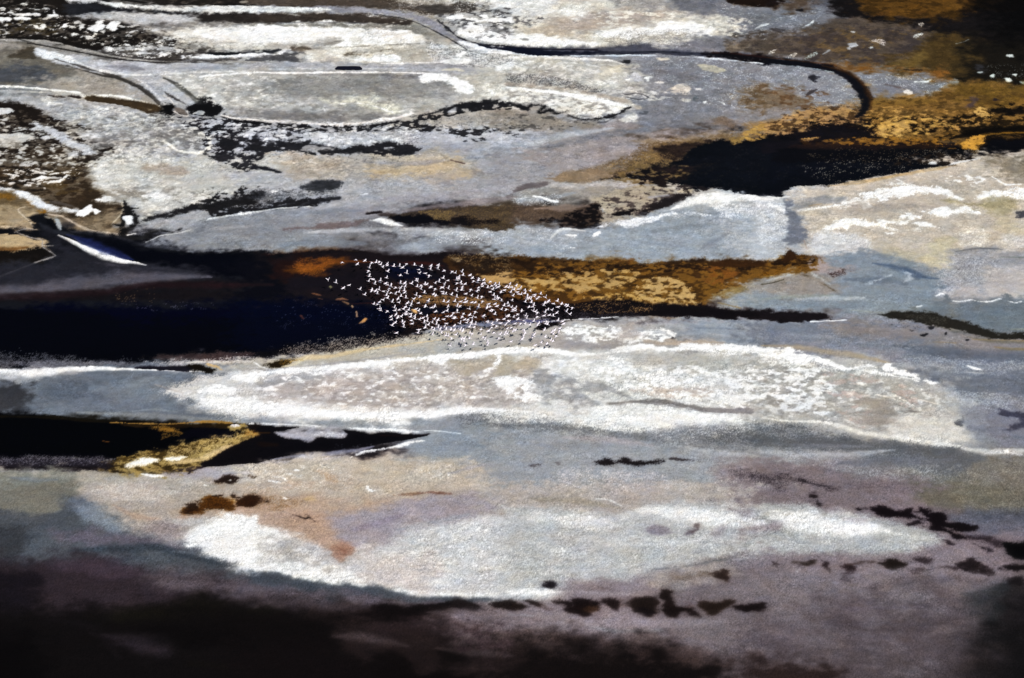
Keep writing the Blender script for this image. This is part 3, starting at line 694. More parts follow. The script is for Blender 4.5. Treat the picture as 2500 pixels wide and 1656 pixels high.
P s 0d0e20 .8@3 | 1200 960 1600 980 1700 1060 1300 1080
P s 02061e 1@3 | 0 1255 600 1245 950 1270 1250 1290 1300 1340 1250 1420 1200 1490 700 1520 0 1553
S s 3c1418 .8@3 | 880 1265 14 1080 1255 12
P s 2c1e18 .7@3 | 1020 1070 1400 1080 1500 1200 1200 1240 1000 1180
T g 5a3c24 0.61 .4 3 | 1250 1080 1700 1060 2367 1090 2367 1480 1500 1490 1280 1340
P g 3e2c20 .85 | 1400 1230 1550 1180 1750 1160 2000 1190 2300 1230 2367 1300 2367 1400 2000 1380 1700 1330 1450 1270
T g 1a1016 0.61 .42 3 | 1300 1180 2367 1180 2367 1470 1500 1490
T g b8925c 0.65 .66 3 | 1430 1215 1650 1190 1850 1195 2200 1240 2150 1300 1750 1280 1500 1250
T g 8a5420 0.58 .22 3 | 1600 1330 2367 1300 2367 1430 1650 1430
P g 101426 .9@3 | 1300 1310 1450 1290 1700 1290 1900 1310 1700 1350 1400 1360
P g a8895c 1 | 2040 1000 2150 1010 2270 985 2367 1010 2367 1090 2200 1085 2100 1060 2050 1030
P g 948060 .9 | 1790 835 1840 845 1900 865 1860 885 1810 860
T g a08c68 0.58 .25 3 | 1750 820 2367 850 2367 980 2000 940
T g 2c2018 .8 .4 2 | 1700 860 2367 900 2367 1000 2000 1000
S m a07048 .6 | 525 1170 7 560 1178 7 605 1190 5
S m 8c6040 .6 | 578 1215 7 620 1225 7
S m a87850 .6 | 745 1226 5 800 1220 12 850 1230 6
S m b08858 .7 | 800 1243 6 850 1265 12
S h a88868 1 | 925 1335 8 930 1380 10
S h b09068 1 | 885 1285 6 892 1295 6
S m c89458 .8 | 955 1442 8 985 1425 12 1005 1400 10
S m 4c2c28 1 | 425 1370 8 445 1400 6
P m 80805c 1 | 685 1108 700 1100 718 1112 705 1128 688 1125
P m e0b070 1 | 1405 1315 1430 1305 1455 1320 1450 1345 1420 1345
T h 5a6078 0.36 .006 3 | 300 1200 1200 1400 1200 1530 300 1500
S G 767f9a .9 | 1450 1535 20 1700 1500 40 1950 1465 44 2367 1435 44
P s b5b0a4 1 | 1250 1553 1500 1535 1900 1490 2367 1462 2367 1553
t b3
P s 959399 .8 | 0 0 380 60 350 180 0 300
P g 8a7660 .95 | 370 140 550 70 900 60 1150 10 1300 0 1250 100 900 150 700 182 550 172
P g 0e1119 1@1 | 850 150 1000 110 1180 80 1250 30 1300 0 2367 0 2367 292 2200 292 2050 262 1900 222 1750 245 1650 222 1600 190 1450 182 1380 150 1100 125
T g 2a2018 0.65 .5 3 | 900 130 1100 20 1300 0 1900 0 1500 150 1200 120
T h 5c5446 0.25 .02 3 | 1500 0 2367 0 2367 290 1600 180
S s b0acac .9 | 350 205 50 600 205 50 900 185 40 1200 210 36 1450 235 26
S g 6c6264 .85 | 0 300 14 150 215 40 330 190 36
S s 9298a0 .8 | 100 340 80 330 320 50 600 270 40
S g dde2e6 1 | 235 300 8 330 320 16 380 340 20 445 350 16
T h dde2e6 0.65 .15 3 | 50 310 450 280 450 380 100 380
P g a59a88 1 | 750 340 1000 235 1300 195 1500 240 1480 300 1350 350 1300 430 1150 500 850 525 860 440 800 360
S s a08c70 .9 | 1080 145 20 1300 165 40 1390 180 20
T g 4a4040 .85 .28 2 | 900 300 1300 250 1600 180 1700 260 1400 330 1250 450 950 480 860 400
P m bcae92 .9 | 1540 255 1600 235 1680 240 1640 272
T g 30282a .9 .55 2 | 1500 180 1750 190 1780 250 1680 280 1550 240
S s a3a0a8 .8 | 1280 310 50 1450 290 40
P g 54463c 1 | 0 395 300 385 500 430 650 400 800 350 860 430 850 530 800 590 680 600 450 560 300 540 0 590
T g 7a6650 0.50 .35 3 | 0 380 400 400 600 420 500 500 200 500 0 550
T g 1c161a 1 .8 2 | 280 520 450 500 620 430 700 410 770 360 850 380 830 440 860 500 800 590 680 602 450 558
P s 8a7a70 .8 | 250 400 500 380 700 370 640 410 500 430 300 420
P g 1e181c 1 | 945 455 1000 430 1140 420 1140 450 1100 468 960 465
P g 30282c 1 | 1290 380 1400 322 1550 290 1700 270 1650 310 1500 380 1400 410 1300 430 1230 470 1160 468
P s 939ba4 1 | 0 600 300 560 500 590 700 612 800 590 1100 530 1400 460 1700 420 2100 360 2367 360 2367 880 1900 880 1600 905 1250 935 1100 872 0 852
P s 9fa2a8 .7 | 0 600 700 610 600 720 0 760
S s 7f8791 .7 | 1300 620 70 1700 560 50 1900 560 40
S s 8a919b .7 | 1200 720 60 1600 760 60
P g e6e9ee 1 | 800 575 880 545 1000 528 1150 508 1350 478 1480 450 1440 480 1380 520 1250 560 1100 572 950 558
T h 8f979f 0.58 .3 3 | 950 500 1480 450 1300 560 1000 570
T g e6e9ee 0.68 .5 3 | 1450 490 1640 435 1780 460 1800 480 1650 465
S s d8d8d4 .9 | 380 690 14 450 620 20 520 595 24 700 612 10
P h f0f2f4 1 | 500 642 620 650 605 668 540 662
P h f4f5f6 1 | 755 660 780 635 830 612 835 638 790 665
S h e8ecee 1 | 570 765 7 605 765 7
T h e0e4e8 0.65 .06 3 | 0 600 450 600 620 700 500 830 300 750
T s d4d3d0 0.43 .5 3 | 1950 380 2367 360 2367 780 2000 760 1950 650
T g e4e6e8 0.61 .4 3 | 1850 370 2100 380 2367 350 2367 460 2000 500
S s 848a94 .8 | 1720 790 20 1850 720 40 1980 640 40
S s e2e2de 1 | 1480 410 24 1650 350 60 1850 300 100 2050 320 50 2367 330 24
S s ecebe0 .9 | 1700 340 20 1850 320 36 2000 322 26 2250 330 14
S s b8bcc0 .8 | 1750 270 30 1900 245 30 2050 280 20
P g 6a481e 1 | 0 852 160 842 250 872 310 832 360 862 560 882 1000 870 1120 872 1150 900 1250 932 1420 900 1500 915 1600 882 1700 885 1780 858 1850 912 1950 868 2040 868 2130 902 2367 870 2367 1000 2150 1080 1850 1180 1800 1250 1700 1262 1400 1272 600 1260 0 1240
S g 33241e 1 | 0 920 60 150 930 70 350 950 80 500 960 50 700 1000 30
S g 38261a .95 | 800 965 20 1000 965 26 1300 950 40 1450 912 40 1600 900 30 1750 880 50
S g 4a2e14 .95 | 1850 920 50 2000 900 60 2200 910 50 2367 905 40
T g 9a7844 .9 .55 2 | 280 872 560 890 1100 880 1150 910 1050 955 550 945 300 905
T s 3c2814 .7 .45 1 | 0 880 1100 900 2300 900 1800 1200 1000 1080 300 1200
T g 80501e .8 .4 2 | 600 890 1150 880 1600 930 1900 950 2100 1000 1800 1100 1400 1020 1100 950
T g ac8c58 .85 .5 2 | 60 1075 250 1045 500 1062 750 1085 790 990 900 962 1080 980 1180 1002 1100 1060 950 1112 700 1132 450 1140 200 1112
T g 6a5024 0.50 .2 3 | 60 1070 750 1080 1180 1000 950 1110 450 1140
T g b09460 .85 .6 2 | 1150 1115 1300 1052 1450 1040 1490 1080 1400 1160 1300 1185 1200 1165
T g b29a70 .85 .6 2 | 640 1228 900 1172 1100 1125 1180 1185 1350 1182 1550 1150 1640 1190 1600 1220 1690 1258 1450 1272 1300 1232 1000 1192 800 1232
T g 7a5e2c 0.50 .25 3 | 650 1220 1100 1130 1500 1050 1640 1190 1450 1270 1000 1190
S s 6a4e1e .9 | 100 1120 24 400 1165 30 700 1160 24 1000 1112 20 1250 1070 10
S g 4a3820 .9 | 1250 1180 14 1400 1170 16
S g a89c7c .9 | 1440 1065 6 1640 1100 6
P s 8c6a24 .8 | 1650 1090 1800 1060 1900 1090 1850 1160 1700 1210 1640 1160
P s 6e4c1c .8 | 1500 1080 1650 1120 1750 1210 1650 1220
T g 3a2614 0.58 .3 3 | 50 1100 900 1150 1000 1200 600 1250 100 1230
P s 979a9b 1 | 2367 1010 2280 1060 2120 1150 1850 1210 1870 1260 2000 1310 2150 1335 2367 1335
P s 8f7c50 .8 | 2030 1120 2180 1100 2210 1140 2080 1165
S g 8a7a5c .8 | 1900 1260 14 2100 1310 8
S s 8c9298 .8 | 2250 1050 30 2367 1060 40
P g 20171c 1@3 | 0 1225 300 1250 500 1272 700 1252 800 1232 1000 1190 1200 1202 1350 1272 1600 1272 1750 1262 1900 1302 2150 1332 2367 1335 2367 1405 2150 1402 1900 1375 1700 1352 1500 1388 1200 1380 900 1390 600 1420 400 1432 0 1462
T g b08c58 0.61 .1 3 | 550 1260 1300 1280 1300 1340 700 1340
T G 5a5060 0.58 .4 3 | 0 1380 600 1350 1200 1350 900 1390 400 1430 0 1460
S s 6d6468 .8 | 600 1418 16 900 1388 16 1250 1385 20 1500 1400 20 1650 1365 10
P s 8a7660 .8 | 1250 1375 1450 1385 1620 1350 1500 1410 1300 1402
S G 4a4c80 .8 | 0 1430 26 200 1425 26 500 1420 14
P s a6a8aa 1 | 0 1462 400 1440 600 1425 1000 1395 1300 1405 1500 1412 1750 1370 1950 1385 2367 1415 2367 1553 0 1553
S h d0d0d0 1 | 300 1432 6 600 1412 6 1000 1386 4
T g f2f2ee 1 .62 2 | 480 1510 600 1480 800 1500 950 1480 1080 1500 1080 1553 480 1553
T g eceeee 0.65 .6 3 | 1150 1553 1250 1500 1480 1520 1520 1553
S s 98909a .6 | 700 1460 40 1300 1440 40 2000 1430 30
S s 8e949e .7 | 1700 1500 60 2367 1500 60
t b4
P s b9afa2 1 | 1750 0 2367 0 2367 770 2100 790 1800 810 1700 960 1600 965 1400 925 1200 850 950 795 550 845 430 765 380 640 300 450 250 330 210 290 560 200 1000 130
P g 0d0f18 1@1 | 0 0 1750 0 1650 20 1500 50 1200 92 1000 122 900 150 750 172 560 192 300 222 250 255 185 262 215 298 0 295
T h 5c5040 0.29 .03 3 | 200 0 1600 0 1200 80 600 180 200 200
S G b0acA4 .9 | 1650 22 8 1200 98 10 900 155 12 560 198 10 300 228 8
S s b79e78 .9 | 600 205 26 900 180 22 1200 118 24 1500 70 24 1750 20 24
P s 7b7263 .8 | 2050 0 2367 0 2367 180 2300 150
T g f6f4ee 1 .75 2 | 910 280 1100 235 1350 212 1600 218 1760 285 1810 335 1600 300 1500 268 1250 300 1100 345 950 300
P g f4f2ec 1 | 915 272 1100 242 1350 222 1600 222 1700 262 1790 325 1650 290 1500 258 1250 285 1100 262 1000 290
T g f2f1eb 1 .8 2 | 1920 310 2100 255 2200 262 2280 230 2367 225 2367 340 2250 315 2100 302 1960 328
P g f4f2ec 1 | 1930 305 2100 262 2190 262 2250 300 2367 335 2367 345 2240 315 2100 295 1990 325
P g f4f2ec 1 | 1515 430 1575 395 1640 392 1700 425 1780 400 1850 385 1920 410 1985 470 1900 445 1850 432 1700 462 1640 490 1530 465
P g f4f2ec 1 | 1225 495 1300 448 1360 470 1440 478 1440 502 1380 498 1330 522 1290 500
P h f4f2ec 1 | 1430 435 1480 430 1480 445 1440 450
P g f8f4ea 1 | 560 610 640 545 760 508 850 515 1100 545 1050 505 1150 515 1320 542 1330 562 1150 555 1120 572 1235 602 1225 622 1080 575 960 572 800 568 740 600 640 602
P g f4f2ec 1 | 1390 532 1460 538 1565 582 1420 568
P g eceae4 .9 | 1110 630 1200 625 1190 640 1120 642
T g eceae4 0.65 .3 3 | 1380 570 1450 600 1440 620 1390 610
S g dedcd8 .95 | 330 428 18 500 408 14 700 382 12 860 330 30
T g e6e4de .9 .4 2 | 900 280 1300 300 1100 360 800 430 700 380
T g f0eee8 .95 .45 2 | 1630 120 2000 120 2000 190 1800 180 1650 160
S g f0eee8 .95 | 2080 125 14 2200 195 12 2340 190 14
T g eae8e0 .9 .3 2 | 1150 150 1300 170 1400 210 1150 190
T g e8e4d8 0.65 .5 3 | 1780 570 1950 580 2060 650 2000 760 1850 740
P s 9c948c .6 | 800 360 1300 370 1500 400 1200 430 900 470 750 430
P G c9cacc .9 | 450 650 650 630 900 655 980 720 900 800 560 835 430 750
P s bab194 .8 | 1600 710 1760 750 1700 950 1550 950 1380 850 1500 820
P s b0a992 .6 | 1000 740 1250 740 1400 900 1200 840
P s a09572 .8 | 1680 345 1900 360 2200 330 2300 420 2150 480 1950 390
P s b8ae92 .6 | 2100 450 2330 550 2367 700 2200 650
P s 8c8e92 .8 | 540 310 700 300 650 370 450 400 300 410 300 350
S s b08f60 .6 | 430 385 16 540 370 20
P m 4a4a54 .9 | 2300 455 2325 432 2355 445 2360 475 2320 490
P s a9aeb4 1 | 0 300 150 330 250 440 200 650 150 750 230 830 130 885 0 872
T g dcdfe2 0.65 .42 3 | 0 330 180 330 240 440 210 640 80 720 0 700
S g e6e8ea .9 | 60 375 14 150 410 30 250 450 16 300 485 5
P m 787d89 1 | 190 320 255 340 290 450 350 540 395 640 350 715 200 745 250 620 240 480 195 400
S s a3867a .6 | 380 700 12 410 780 14
P g 62400f 1 | 0 885 130 892 215 850 240 795 300 830 400 850 400 990 350 1002 200 992 60 1022 0 1042
T g b07a24 0.61 .45 3 | 0 890 200 870 400 860 400 990 60 1020 0 1040
S s b09040 .7 | 0 1030 12 100 1010 12
P g 2c1c10 1 | 225 810 270 790 310 850 240 860
S g 5e4430 .85 | 400 850 20 460 840 20 530 858 8
S g 5e4f38 .9 | 360 1000 16 450 1040 20 550 1090 14 700 1180 6
P s 9b9090 1 | 430 865 700 875 850 960 720 1012 560 985 410 935
S s a8b0b4 .8 | 400 960 24 500 1030 24 620 1100 16
T g 3c221a 0.68 .6 3 | 600 985 690 968 760 975 750 1005 690 1025 630 1015
T g 5a4438 0.58 .4 3 | 780 960 830 950 850 990 800 980
P s 928b85 1 | 0 1075 100 1050 250 1000 400 1015 550 1095 700 1190 400 1192 200 1182 0 1182
S s a8adb0 .8 | 50 1060 20 200 1020 24 290 1000 14
S g 4a4430 .8 | 0 1095 14 100 1080 10 200 1050 6
P s 828c96 1 | 550 852 950 805 1200 855 1500 955 1700 1035 1900 1060 1600 1190 1550 1310 1000 1345 300 1335 0 1305 0 1190 700 1195 730 1000 850 965
S s 8c9ca8 .6 | 600 860 20 900 830 20
S s 50627c .9 | 1000 905 20 1150 925 40 1300 970 50 1420 1025 50 1600 1045 20
S s 66707c .7 | 750 1050 50 1100 1060 60 1300 1090 60
S G aab2b8 .9 | 960 1090 24 1130 1000 30
S G b0b8c2 .8 | 1250 970 20 1340 1010 30 1300 1070 20
S G a9b0b6 .8 | 300 1230 30 600 1220 40 900 1220 50
S s 8f9894 .7 | 0 1230 60 400 1200 30 700 1195 12
S s 90968e .6 | 800 1330 14 1100 1350 20
P s 96979c 1 | 1750 810 2100 790 2367 765 2367 1255 1700 1245 1580 1200 1700 1035 1690 960
T s c6c8cc 0.61 .35 3 | 1700 880 2100 870 2150 1150 1700 1180 1600 1150
T s 65666e 0.43 .28 3 | 1750 900 2100 880 2100 1080 1750 1060
S s 5c616a .7 | 1750 800 20 1950 770 20 2200 780 14
P s b3aca8 .9 | 2050 960 2200 930 2367 950 2367 1250 2200 1210 1700 1200 1750 1130 2000 1130
P s c8c4be .8 | 2200 650 2367 680 2367 760 2250 770
S s 6a7872 .6 | 2150 850 24 2367 850 20
P s 6e7780 1 | 1560 1268 1700 1250 1900 1245 2150 1240 2300 1255 2367 1252 2367 1500 2250 1553 2050 1500 1700 1400 1500 1365 1400 1340
S g dcdee0 1 | 1575 1200 6 1640 1185 8 1720 1242 8 1800 1250 12 1860 1240 12 1900 1235 8 1990 1255 8 2080 1250 14 2150 1225 6 2190 1235 8 2280 1262 8 2340 1250 6
P g 70777e 1 | 1620 1200 1650 1178 1690 1210 1690 1250 1630 1250
P g 70777e 1 | 2150 1235 2230 1175 2245 1260 2150 1262
S g c8ced2 .9 | 1400 1300 8 1440 1290 8
S s 8a9088 .7 | 2250 1500 30 2367 1510 30
P s 8d8c97 1 | 0 1415 500 1430 650 1380 1100 1392 1300 1420 1500 1450 1900 1553 0 1553
S s 76798a .7 | 700 1400 30 1100 1430 40
S s a09c98 .7 | 1200 1400 10 1500 1450 24 1900 1530 24
S s 7c828e .7 | 300 1500 50 1000 1510 60
P g 34312b 1 | 1105 1365 1300 1352 1450 1350 1560 1362 1680 1400 1850 1430 2000 1490 2250 1553 2050 1553 1900 1515 1750 1480 1500 1440 1350 1400 1280 1420 1150 1385
T g 6a6a60 0.50 .25 3 | 1300 1350 1650 1400 1650 1450 1400 1420
P m 261c22 1@3 | 0 1330 120 1335 300 1348 450 1355 582 1362 570 1395 450 1425 200 1415 0 1410
S h dcdfe4 1 | 440 1432 6 600 1428 5 760 1418 3
T h 2c2c30 0.68 .07 3 | 1150 1450 1350 1450 1700 1520 1800 1553 1250 1553
t c1
P s 04040c 1@3 | 0 0 2367 0 2367 230 1800 260 1200 320 700 310 400 340 150 400 0 300
S G 5c5a62 .9@3 | 0 270 60 300 330 60 700 320 44 1200 335 40
T G 8a8c94 0.58 .4 3 | 0 180 400 250 900 300 1700 330 1700 370 900 340 300 370 0 330
S G 4e3c3a .8@3 | 1300 270 50 1700 270 70 2000 260 60 2367 230 70
T G cfc8c8 0.65 .4 3 | 1300 310 1700 300 2100 270 2367 250 2367 310 1700 330
P s 6a717c 1 | 0 480 400 470 700 405 1000 392 1900 408 2150 415 1850 480 1700 600 1700 720 2000 795 2367 835 2367 868 1700 855 1100 835 400 785 0 755
P s 3c3d42 .95 | 0 500 200 530 300 640 250 750 0 755
P s 5c6470 .7 | 400 560 800 480 1000 560 700 640 400 700
P s 7a828c .7 | 900 500 1600 440 1650 700 1200 700 900 620
S s 868889 .8 | 700 770 40 1300 800 50 1900 830 30
S s 8a9296 .6 | 1200 760 20 1400 745 20 1600 770 20
S s f4f3f0 1 | 0 345 40 100 405 50 250 422 54 400 405 44 600 385 40 800 376 32 1100 380 24 1400 390 12 1900 405 6
S s d8d8d8 .9 | 0 350 60 150 420 80 350 420 70 600 385 50 1000 370 30
S G a8abb0 .8 | 20 450 50 200 480 50 400 460 30
P G c6c4c2 1 | 1500 590 1700 495 1950 440 2367 395 2367 810 2050 780 1850 720 1700 660
S s b4a498 .4 | 1400 520 30 1650 600 40
P g faf9f7 1 | 1800 570 1900 535 2050 535 2150 590 2100 615 1950 612 1850 600
P g f8f8f6 1 | 2110 465 2250 425 2367 400 2367 480 2280 500 2180 485
P G f0f0ee .9 | 1800 660 2000 630 2200 640 2367 700 2367 800 2100 770 1900 720
S s 98928f .7 | 2250 560 40 2367 510 50
S s d8d0c2 .95 | 1680 325 14 1850 312 24 2000 318 30 2200 312 24 2367 320 30
P s a8a8a6 .9 | 1900 400 2000 350 2367 330 2367 395 2150 410
P g 181109 1 | 1640 352 1760 338 1850 352 1950 372 1970 385 1900 408 1800 402 1700 385
P m 181422 .9@3 | 1200 355 1400 350 1660 350 1700 390 1400 385 1200 372
S g c8a878 1 | 1880 340 20 1960 360 16 2000 390 10
P m 020206 1@6 | 0 775 400 792 700 832 1100 852 1600 866 1900 862 2120 872 2190 930 2180 970 2050 1000 1800 1020 1600 1080 1300 1130 1200 1190 900 1190 0 1165
S s 221a0a .9@6 | 0 790 24 400 808 24 800 845 20 1100 858 16
S m 3a280e .8@6 | 1100 875 20 1400 895 40 1700 885 40 2050 890 40
P m 0a0714 .9@6 | 1650 950 1750 910 1950 900 2100 950 2050 990 1800 1005 1650 1000
S g 1a160c .9 | 400 785 8 700 822 12 1000 842 14 1300 846 12
S g a07a3c 1 | 1000 858 4 1250 868 8 1500 872 10 1700 862 10 1900 852 14 2100 868 8
T g a07830 0.68 .6 3 | 1330 880 1550 905 1650 950 1570 985 1460 1010 1500 950
S g 8a6424 .9 | 1450 920 16 1560 930 30 1630 950 14
S h 7c5020 .9 | 930 1025 6 985 1035 8
P g 4e3c16 1 | 2080 880 2180 880 2290 950 2210 1010 2100 1060 2000 1110 1900 1180 1820 1235 1700 1300 1550 1335 1300 1350 1150 1330 950 1285 880 1245 1100 1195 1270 1110 1450 1125 1550 1090 1700 1050 1900 1010 2150 985 2185 940 2090 900
T g a48c54 .95 .58 2 | 2080 880 2180 880 2290 950 2210 1010 2100 1060 2000 1110 1900 1180 1820 1235 1700 1300 1550 1335 1300 1350 1150 1330 950 1285 880 1245 1100 1195 1270 1110 1450 1125 1550 1090 1700 1050 1900 1010 2150 985 2185 940 2090 900
T g 2c1f0a 0.65 .38 3 | 880 1245 1100 1190 1280 1120 1550 1090 1750 1040 1750 1160 1500 1180 1400 1190 1150 1210 1100 1290 950 1290
T g 1e160a 0.61 .25 3 | 1500 1230 1900 1150 2000 1110 1800 1240 1700 1310 1500 1330 1300 1320
T g d0b884 0.65 .35 3 | 1550 1100 2200 960 2100 1060 1850 1190 1500 1240
P g efe9de 1 | 1140 1245 1220 1195 1380 1185 1430 1215 1330 1240 1200 1262
P g ece4d6 1 | 1480 1195 1570 1172 1700 1168 1680 1185 1560 1208
S g c4aa7c .95 | 1550 1230 20 1800 1200 36 1950 1130 36 2080 1070 30
S s c08850 .7 | 1350 1290 30 1520 1300 30
S h f0eeea 1 | 1280 1330 10 1380 1345 20 1470 1348 6
P h c8c4c8 1 | 2080 885 2150 880 2160 900 2120 902
P G 28222c 1@6 | 0 1165 700 1175 950 1195 1010 1250 900 1290 700 1292 0 1282
T G 8e8a94 0.65 .32 3 | 0 1155 700 1165 1050 1190 900 1225 0 1225
S g 181014 .9@6 | 0 1262 16 500 1268 20 900 1272 30
P g 2c2010 .9 | 1010 1290 1100 1290 1160 1325 1080 1318
P h 140e14 1@6 | 2367 990 2270 1000 2150 1050 2000 1120 1900 1190 1820 1225 1830 1255 1900 1262 2150 1235 2367 1205
T h 2a1c24 .9 .5 2 | 1550 1290 1750 1260 1850 1260 1700 1325 1580 1315
P g 1c1210 1@6 | 2240 882 2367 878 2367 965 2310 950
T g 9a6c2c 0.58 .5 3 | 2220 940 2367 930 2367 965 2260 985
S h e8e8e6 1 | 2250 872 5 2367 868 8
P s a39d92 1 | 0 1292 500 1295 900 1300 1200 1330 1500 1350 1900 1400 2000 1553 0 1553
P s 7a7c76 1 | 0 1295 550 1310 700 1400 600 1553 0 1553
S s 6b7684 .7 | 100 1360 40 300 1380 40 520 1380 30
S s 6b7684 .9 | 560 1520 30 700 1545 40
S s 9a9aa2 .7 | 0 1300 14 300 1305 14
P s a29ca4 1 | 1500 1320 1750 1290 2367 1230 2367 1430 1950 1410 1600 1360
P s b4aca4 .8 | 1250 1380 1800 1400 1800 1553 1000 1553
T g d6d4ce 0.65 .35 3 | 900 1420 1250 1400 1300 1500 1700 1480 1700 1553 850 1553
P g 2c1a12 1 | 1940 1405 2000 1370 2060 1335 2190 1355 2120 1385 2095 1412 2040 1395
P h e4e0dc 1 | 2060 1385 2090 1375 2090 1392
P h eeece8 1 | 1820 1428 1860 1425 1865 1438
P g 5a4838 .9 | 2230 1350 2280 1340 2300 1368 2260 1365
S s b8a088 .8 | 1800 1480 40 2100 1460 40
t c2
P s 04061a 1@3 | 0 0 1250 0 1300 60 900 120 600 165 300 185 0 240
P s c6c2be 1 | 0 440 600 390 1100 360 1700 300 2367 250 2367 830 1900 800 1500 830 800 830 0 810
P s b0aa9e 1 | 0 310 300 240 550 235 1000 170 1400 130 2000 40 2367 0 2367 190 1800 250 1200 300 900 335 600 360 200 385 0 350
P s a6a8aa .8 | 1300 200 1900 120 2300 80 2100 200 1500 240
S G 100a14 .95@3 | 0 255 30 300 205 50 600 190 70 850 150 80 1050 125 60 1250 80 50 1450 40 30
T G 1c1418 0.65 .5 3 | 0 250 500 170 900 100 1300 60 1500 50 1400 110 1000 180 700 240 300 240 0 290
T G d8cfbc 0.65 .3 3 | 200 220 600 130 1000 90 1300 80 1300 150 900 220 500 240
S s ccb48a .9 | 300 320 36 500 275 44 700 270 30 950 215 26 1250 175 16 1700 115 12
S s dccca4 .7 | 150 370 10 350 345 20 500 260 20
S s a3a1a2 .9 | 250 375 10 600 345 14 900 312 20 1300 255 20 1600 215 30
P g 2c200c 1 | 65 335 150 318 240 290 340 300 300 335 240 368 170 365 110 350
T g b08838 0.65 .4 3 | 230 290 400 300 350 325 270 350
S s f0f0ee 1 | 0 320 14 60 360 14 120 378 6
P s 9e9c9d .8 | 0 370 150 385 400 375 350 400 0 400
S g fefefc 1 | 0 425 30 300 402 40 700 372 44 950 345 48 1150 322 50 1500 288 46 1900 262 44 2200 225 50 2367 205 46
P g fafaf8 1 | 0 420 70 410 60 460 0 500
P g fcfcfa 1 | 1060 350 1200 300 1260 320 1180 370 1250 420 1180 432 1100 400
P g fcfcfa 1 | 1590 290 1750 270 1740 330 1690 355 1620 345
S g fafaf8 1 | 2220 240 24 2190 330 40 2090 395 20
T g b0a59a 0.58 .6 3 | 1300 330 1600 310 1620 380 1400 410 1250 390
P g b1a799 .95 | 1750 320 1950 300 2170 288 2150 370 2050 400 1920 440 1830 410
P g aea595 1 | 2230 300 2367 275 2367 445 2200 410
P G a0a0a1 .9 | 80 480 250 430 500 415 750 420 650 470 350 500 150 560 0 600 0 520
T g fafaf8 .95 .5 2 | 500 410 950 400 1050 440 900 500 700 500 600 450
P g fcfcfa 1 | 760 440 850 455 930 450 900 492 820 500
S s e8e4e2 .8 | 100 570 26 300 510 26 500 480 20
P s b0a8a3 1 | 230 570 500 495 900 485 1300 440 1900 440 2300 500 2367 620 2200 740 1700 700 1500 740 900 730 600 685 300 640
P s bdb5ac .7 | 1500 460 2200 470 2300 600 1900 650 1500 600
P s a8a2a0 .6 | 400 520 1000 510 1300 620 1200 700 700 690
S s f6f6f4 1 | 0 700 90 300 735 90 700 782 64 1100 802 54 1600 800 44 1900 770 40 2150 775 30 2367 795 50
S s dcd9d6 .9 | 200 670 50 500 705 40 900 745 40 1400 750 40 1800 710 50 2367 740 60
P g f2f3f3 1 | 2175 475 2300 460 2367 460 2367 625 2280 600 2210 540
P s 90959b 1 | 0 830 500 840 1200 855 1700 835 1950 800 2200 830 2367 860 2367 1000 1500 960 900 920 0 880
T G 5a5c60 0.50 .4 3 | 1800 810 2100 790 2300 840 2367 900 1900 880
P s 8b929b 1 | 1500 980 2000 930 2367 920 2367 1553 2200 1430 2000 1250 1500 1130 1300 1080
S s 7f8894 .7 | 1700 1050 70 2100 1080 80
P s a09fa8 1 | 200 960 700 910 850 980 900 1050 400 1020
T g e4e4e8 0.65 .4 3 | 530 995 620 945 820 960 830 995 700 1002
P h 120d14 1@6 | 0 880 130 878 200 900 390 892 402 902 340 920 240 940 180 945 220 970 300 1000 420 1010 500 1042 560 1000 620 988 700 1002 800 1000 845 978 830 950 800 925 870 925 980 935 1050 962 1200 940 1300 952 1400 965 1588 963 1500 995 1350 1018 1100 1062 850 1110 500 1122 200 1182 0 1212
S s 5a3a10 .9@6 | 0 950 30 140 950 24
S s 2c1410 .8@6 | 1150 975 30 1400 982 20
S s 26160c .8@6 | 0 1050 80 200 1060 60
T h 8a9aa2 0.43 .04 3 | 700 1060 1100 1050 900 1110 700 1110
S g e4e6e8 .9 | 0 874 6 300 882 8 600 905 8
S g e0e5e8 .95 | 850 912 6 1000 925 14 1300 935 14 1480 950 10
S h d0d8dc .9 | 1540 940 7 1680 942 8 1860 965 4
S s 8c8c9e 1 | 150 1195 20 400 1165 40 700 1140 40 950 1110 40 1080 1075 20
P m b8b8c4 .9 | 230 1215 400 1180 500 1165 545 1190 400 1212 280 1235
S h 2c1c24 1 | 465 1205 4 500 1207 6
S s a8a3ae .8 | 0 1230 10 600 1200 20 850 1160 20
P s b5aa9c 1 | 0 1250 200 1225 600 1200 850 1175 1000 1160 1200 1130 1400 1190 1700 1230 2100 1280 2300 1350 2200 1450 1500 1490 1000 1553 0 1553
S g e8e9e8 1 | 870 1180 6 1000 1130 12 1200 1095 14 1350 1070 30 1400 1050 20 1520 1032 8
S s b08c6c .7 | 580 1300 50 680 1360 60 750 1400 30
S s b49878 .6 | 1000 1520 40 1400 1490 30
S s a0a09c .7 | 1250 1200 60 1700 1210 40
T g e4e0da 0.61 .1 3 | 0 1280 700 1250 900 1350 800 1450 0 1553
T g e4e0da 0.58 .14 3 | 1450 1220 1850 1230 1850 1350 1500 1370
P s c4bfba .7 | 0 1350 300 1400 300 1553 0 1553
P h f6f4f0 1 | 1005 1460 1030 1435 1050 1465 1120 1480 1080 1490 1030 1482
P h f4f2ee 1 | 120 1385 200 1390 240 1412 200 1410
S h e8e6e2 1 | 160 1352 10 250 1358 20 300 1400 6
S h f0eeea 1 | 375 1298 16 390 1298 16
S h f0eeea 1 | 320 1335 12 340 1335 12
S s 9a9aa6 .7 | 1750 1330 30 2000 1260 30 2200 1240 40
